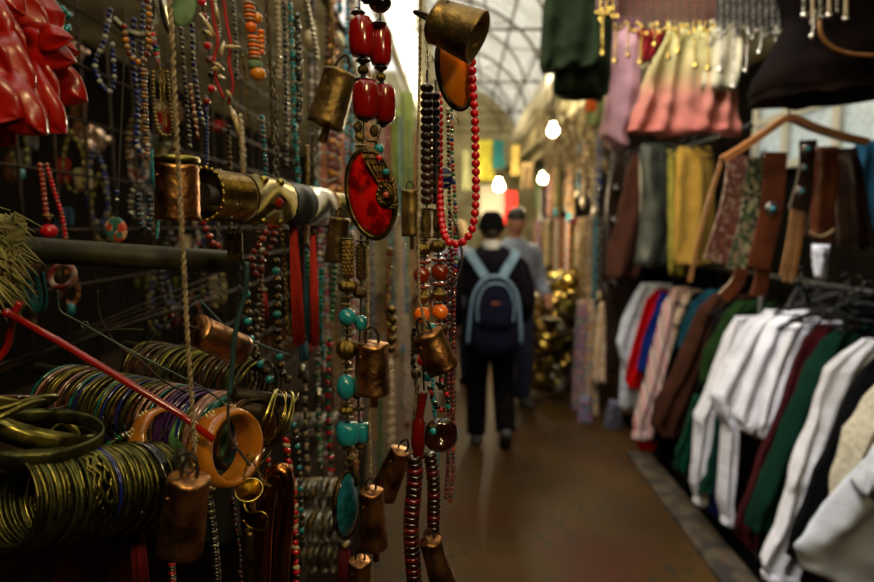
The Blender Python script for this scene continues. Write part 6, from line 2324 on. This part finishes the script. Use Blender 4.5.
# small blue and silver badge charm
b = MB()
b.lathe([(0, .002), (.0098, .0015), (.0105, 0), (.0098, -.0015), (0, -.002)], Matrix.Translation(W(443, 178, .60)) @ RX(PI / 2), mat('navy_enamel', (.02, .03, .16), rough=.2, coat=.5), 24)
e = b.build('round_charm', label='small round navy blue charm with a white bar behind the coral beads', cat='charm')
b = MB()
b.torus(W(443, 178, .60), .0103, .0009, SILVER, RX(PI / 2), 24, 6)
b.box(W(443, 175, .597), (.016, .001, .0022), CLEARB)
b.box(W(443, 183, .597), (.012, .001, .0015), CLEARB)
b.build('silver_border', e)
# seed bead strands in the centre
for k, (pts, Yk, r_, ms, lb) in enumerate((
        ([(453, 92), (452, 150), (455, 200), (456, 250), (454, 300), (452, 345)], .60, 2.3, [CLEARB, BLUEB, CORAL, AMBER, GREENB], 'multicoloured seed bead strand behind the coral necklace'),
        ([(448, 110), (449, 180), (450, 240), (449, 330)], .61, 2.2, [SILVER, BLACKB, AMBER], 'silver and dark seed bead strand behind the coral necklace'),
        ([(446, 255), (447, 320), (449, 400), (448, 460), (446, 500)], .59, 2.6, [GARNET], 'thin garnet strand hanging long behind the amber beads'),
        ([(452, 250), (454, 320), (453, 400), (453, 470), (450, 503)], .595, 2.6, [GARNET, GARNET, AMBER], 'second thin garnet strand, rightmost of the centre bundle'),
        ([(432, 330), (433, 390), (437, 450), (436, 500)], .60, 2.6, [TURQ], 'thin turquoise strand behind the lower dark red beads'),
        ([(438, 320), (441, 350), (441, 388)], .58, 3.0, [BRASSD, CORAL, BLACKB, BRASSD, TURQ], 'short mixed bead strand behind the golden copper bell'),
        ([(414, 330), (413, 360), (417, 392), (416, 425)], .58, 3.2, [BLACKB, DARKB, BRASSD], 'black faceted bead strand left of the golden copper bell'),
        ([(430, 388), (434, 402), (442, 410), (448, 406), (446, 392), (438, 384)], .56, 3.4, [BLACKB, CORAL, BRASSD, TURQ, BLACKB], 'small dark bead cluster with coral and turquoise above the horn disc'))):
    N(lb, pts, Yk, r_, ms, 'bead' if k < 5 else 'chips', 1.8 if k < 5 else 1.3)
b = MB()
b.tube(smooth([W(447, 205, .55), W(456, 225, .55), W(462, 255, .55), W(458, 275, .55), (W(452, 288, .55))], 5), .0011, SILVERD, 6)
b.build('leather_thong', label='thin bent dark thong hanging right of the amber beads', cat='thong')

# horn pendant
e = empty('horn_pendant', W(430, 385, .54), 'polished dark red horn disc and curved horn piece with a turquoise centre', 'pendant')
HORN = mat('polished_horn', (.055, .015, .010), (.015, .006, .005), rough=.12, scale=25, coat=.9)
HORNR = mat('red_horn', (.20, .012, .010), (.08, .006, .006), rough=.15, scale=30, coat=.8)
b = MB()
Mh = Matrix.Translation(W(441, 435, .545)) @ RZ(.2) @ RX(PI / 2)
b.lathe([(.001, .001), (.005, .002), (.0085, .006), (.013, .0055), (.0168, .001), (.0165, -.003), (.010, -.005), (.001, -.005)], Mh, HORN, 36)
b.build('horn_disc', e)
b = MB()
b.tube(smooth([W(424, 392, .525), W(420, 415, .52), W(418, 435, .52), W(419, 458, .522)], 6), [.0038] * 8 + [.0062] * 8 + [.005] * 3, HORNR, 12)
b.build('curved_horn', e)
b = MB()
b.sphere(W(433, 431, .535), .0034, TURQ, 12, 8)
b.torus(W(433, 431, .537), .0048, .0012, BRASSD, RX(PI / 2), 20, 6)
b.build('turquoise_centre', e)
# dark red disc strands
e = empty('disc_bead_strand', W(411, 455, .52), 'thick strand of polished dark red disc beads at the bottom centre', 'necklace')
P = smooth([W(x, y, .52) for x, y in ((414, 458), (415, 475), (413, 500), (411, 530), (413, 560), (415, 592))], 10)
strand_beads(e, P, .0078, .0056, [HORN, HORN, HORNR, HORN, GARNET], 'disc', ry=.0058)
b = MB()
b.tube(P, .0008, CORD, 5)
b.build('cord', e)
e = empty('disc_bead_strand', W(433, 455, .55), 'second strand of dark red disc beads ending above the bottom bell', 'necklace')
P = smooth([W(x, y, .55) for x, y in ((430, 455), (433, 475), (434, 500), (433, 535))], 10)
strand_beads(e, P, .0068, .0056, [HORN, HORN, HORN, GARNET], 'disc', ry=.0058)
b = MB()
b.tube(P, .0008, CORD, 5)
b.build('cord', e)

# ---------------------------------------------------------------- copper tube and little brass horn
e = empty('little_brass_horn', W(248, 466, .46), 'little shiny brass horn hanging on a chain over the copper tube bangle', 'pendant')
b = MB()
Mh = Matrix.Translation(W(249, 490, .46)) @ RY(.12) @ RX(.55)
b.lathe([(.0102, .0005), (.0112, .001), (.0112, 0), (.0095, -.002), (.006, -.007), (.0042, -.013), (.0032, -.02), (.003, -.028), (.0022, -.028), (.0034, -.013), (.0052, -.007), (.0088, -.0018), (.0102, .0005)], Mh, GOLD, 32)
b.build('horn_bell', e)
b = MB()
b.tube(smooth([W(243, 500, .455), W(248, 512, .45), W(262, 512, .445), W(268, 520, .445), (W(262, 530, .45)), W(250, 528, .455), W(243, 520, .455)], 5), .0010, GOLD, 6)
b.tube(smooth([W(250, 530, .455), W(249, 560, .455), W(250, 592, .455)], 4), .0040, BRASSD, 10)
b.build('horn_tubing', e)
b = MB()
necklace_mesh(b, smooth([W(x, y, .455) for x, y in ((249, 459), (246, 468), (243, 480))], 5), .0016, .0032, [GOLD], 'chain')
necklace_mesh(b, smooth([W(x, y, .455) for x, y in ((251, 459), (258, 470), (264, 481), (272, 487))], 5), .0016, .0032, [BRASS], 'chain')
b.torus(W(250, 458, .455), .003, .0008, BRASS, RX(1.3), 12, 5)
b.build('chain', e)
b = MB()
b.tube(smooth([W(x, y, .47) for x, y in ((262, 600), (263, 560), (265, 520), (270, 485), (279, 471), (286, 480), (286, 520), (282, 560), (280, 600))], 6), .0068, COPPERB, 16)
b.build('copper_tube_bangle', label='thick bright copper tube bent in a tall arch at the bottom', cat='bangle')
# thick dark necklace chains under the large bell
N('thick dark silver braided chain right of the largest copper bell', [(208, 490), (212, 520), (216, 560), (218, 592)], .47, 4.2, [SILVERD, BLACKB], 'disc', .9)
N('thin dark blue-grey braided chain under the largest copper bell', [(172, 552), (172, 570), (174, 592)], .47, 3.6, [SILVERD, CORAL, SILVERD], 'disc', .9)
N('dark red bead strand beside the brass horn', [(232, 500), (236, 530), (240, 560), (240, 592)], .58, 3.2, [GARNET, BLACKB], 'chips', 1.8)
N('scarlet flat bead necklace right of the copper tube', [(286, 440), (290, 470), (294, 490), (295, 520), (296, 560), (297, 592)], .60, 4.0, [CORAL, BONE, CORAL, BRASSD], 'chips', 1.4)
N('turquoise spaced bead strand right of the copper tube', [(294, 425), (298, 450), (300, 480), (301, 510), (302, 540)], .68, 3.2, [TURQ, BRASSD, BLACKB], 'bead', 2.4)
# upright strands in the dim middle (240-330, 300-480)
for (pts, Yk, r_, ms, st, lb) in (
        ([(246, 285), (247, 313), (250, 336), (256, 356), (268, 376), (272, 385)], .66, 4.6, [BRASSD, TURQ, BRASSD, BRASSD, TURQ], 'bead', 'brass and turquoise bead strand curving down to the loose gold bangles'),
        ([(276, 262), (277, 300), (278, 346), (283, 375), (289, 380)], .70, 4.4, [BRASSD, TURQ, BRASSD, BLACKB, BRASSD], 'bead', 'brass and turquoise bead strand left of the orange-red tassel'),
        ([(262, 250), (258, 320), (252, 400)], .9, 3.0, [BONE, BRASSD], 'chips', 'bone chip strand behind the brass and turquoise strands'),
        ([(318, 355), (318, 400), (321, 470)], .9, 3.4, [SILVERD, CLEARB, GREENB], 'chips', 'silver and green chip strand below the blue tassels'),
        ([(306, 350), (305, 400), (308, 480)], .88, 3.2, [BONE, SILVERD, BLACKB], 'chips', 'pale chip strand below the orange-red tassels'),
        ([(330, 340), (328, 400), (331, 470)], .95, 3.4, [GREENB, CORAL, BLACKB], 'chips', 'green and red chip strand left of the centre turquoise beads'),
        ([(322, 270), (321, 320), (324, 360)], .78, 3.0, [TURQ, GREENB, TURQ], 'chips', 'turquoise and green chip strand right of the orange-red tassels'),
        ([(237, 180), (240, 270), (236, 330)], .95, 3.0, [BRASSD, BLACKB], 'chain', 'dark chain behind the satin gold cuff'),
        ([(268, 460), (270, 500), (268, 560)], .8, 3.2, [CORAL, BRASSD], 'bead', 'coral and brass strand behind the copper tube'),
        ([(390, 250), (388, 300), (390, 345)], 1.2, 3.4, [BRASS, AMBER, BRASS], 'chips', 'gold and amber strand right of the upright copper bell'),
        ([(392, 310), (393, 330), (391, 350)], .8, 5, [BRASS], 'bead', 'blurred gold bead strand just right of the upright copper bell')):
    N(lb, pts, Yk, r_, ms, st, 2.0 if st != 'chips' else 1.3)


# tassels
def tassel(px_, py0, py1, w, Y, m, label, knotm=BRASSD, twist=0.0):
    e_ = empty('tassel', W(px_, py0, Y), label, 'tassel')
    s = Y / F
    b = MB()
    b.lathe([(0, .004), (w * s * .35, .003), (w * s * .42, 0), (w * s * .35, -.004), (0, -.004)], Matrix.Translation(W(px_, py0, Y)), knotm, 12)
    b.build('knot', e_)
    b = MB()
    for k in range(70):
        a = R.random() * 2 * PI
        q = math.sqrt(R.random())
        rx = w * s * .5 * q
        p0 = W(px_, py0, Y)
        p1 = W(px_ + twist, py1 - R.uniform(0, 8), Y)
        c1 = p0 + V((math.cos(a) * rx * .5, math.sin(a) * rx * .5, 0))
        mid = p0.lerp(p1, .5) + V((math.cos(a) * rx, math.sin(a) * rx, 0))
        end = p1 + V((math.cos(a) * rx * 1.1, math.sin(a) * rx * 1.1, 0))
        b.tube([c1, mid, end], .0007 * Y / .6, m, 4)
    b.build('threads', e_)


TRED = mat('orange_red_thread', (.50, .035, .012), (.40, .02, .008), rough=.8)
TBLU = mat('steel_blue_thread', (.05, .14, .22), rough=.8)
DRED = mat('crimson_thread', (.24, .006, .012), rough=.8)
tassel(293, 224, 346, 11, .70, TRED, 'long orange-red thread tassel under the satin gold cuff', twist=6)
tassel(313, 232, 346, 8, .74, TRED, 'second orange-red thread tassel, right of the long one', twist=2)
tassel(307, 245, 345, 5, .78, TBLU, 'steel blue thread tassel between the orange-red tassels')
tassel(304, 338, 362, 9, .72, TBLU, 'short blue thread tassel tip below the orange-red tassels')
tassel(136, 515, 596, 17, .47, DRED, 'crimson thread tassel hanging below the front bangle row', twist=6)
tassel(263, 290, 322, 9, .95, TRED, 'orange-red looped thread behind the brass and turquoise strands')
tassel(345, 545, 596, 14, .9, DRED, 'dim crimson cloth tassel at the bottom edge left of the centre bell')
b = MB()
for (x, y, lb) in ((303, 372, 'tiny silver bell charm just below the blue tassel tip'), (319, 396, 'tiny silver bell charm lower right of the blue tassel tip')):
    b = MB()
    p_ = W(x, y, .85)
    b.lathe([(0, .012), (.004, .010), (.009, -.008), (.008, -.008), (0, .006)], Matrix.Translation(p_), SILVER, 14)
    b.build('bell_charm', label=lb, cat='charm')
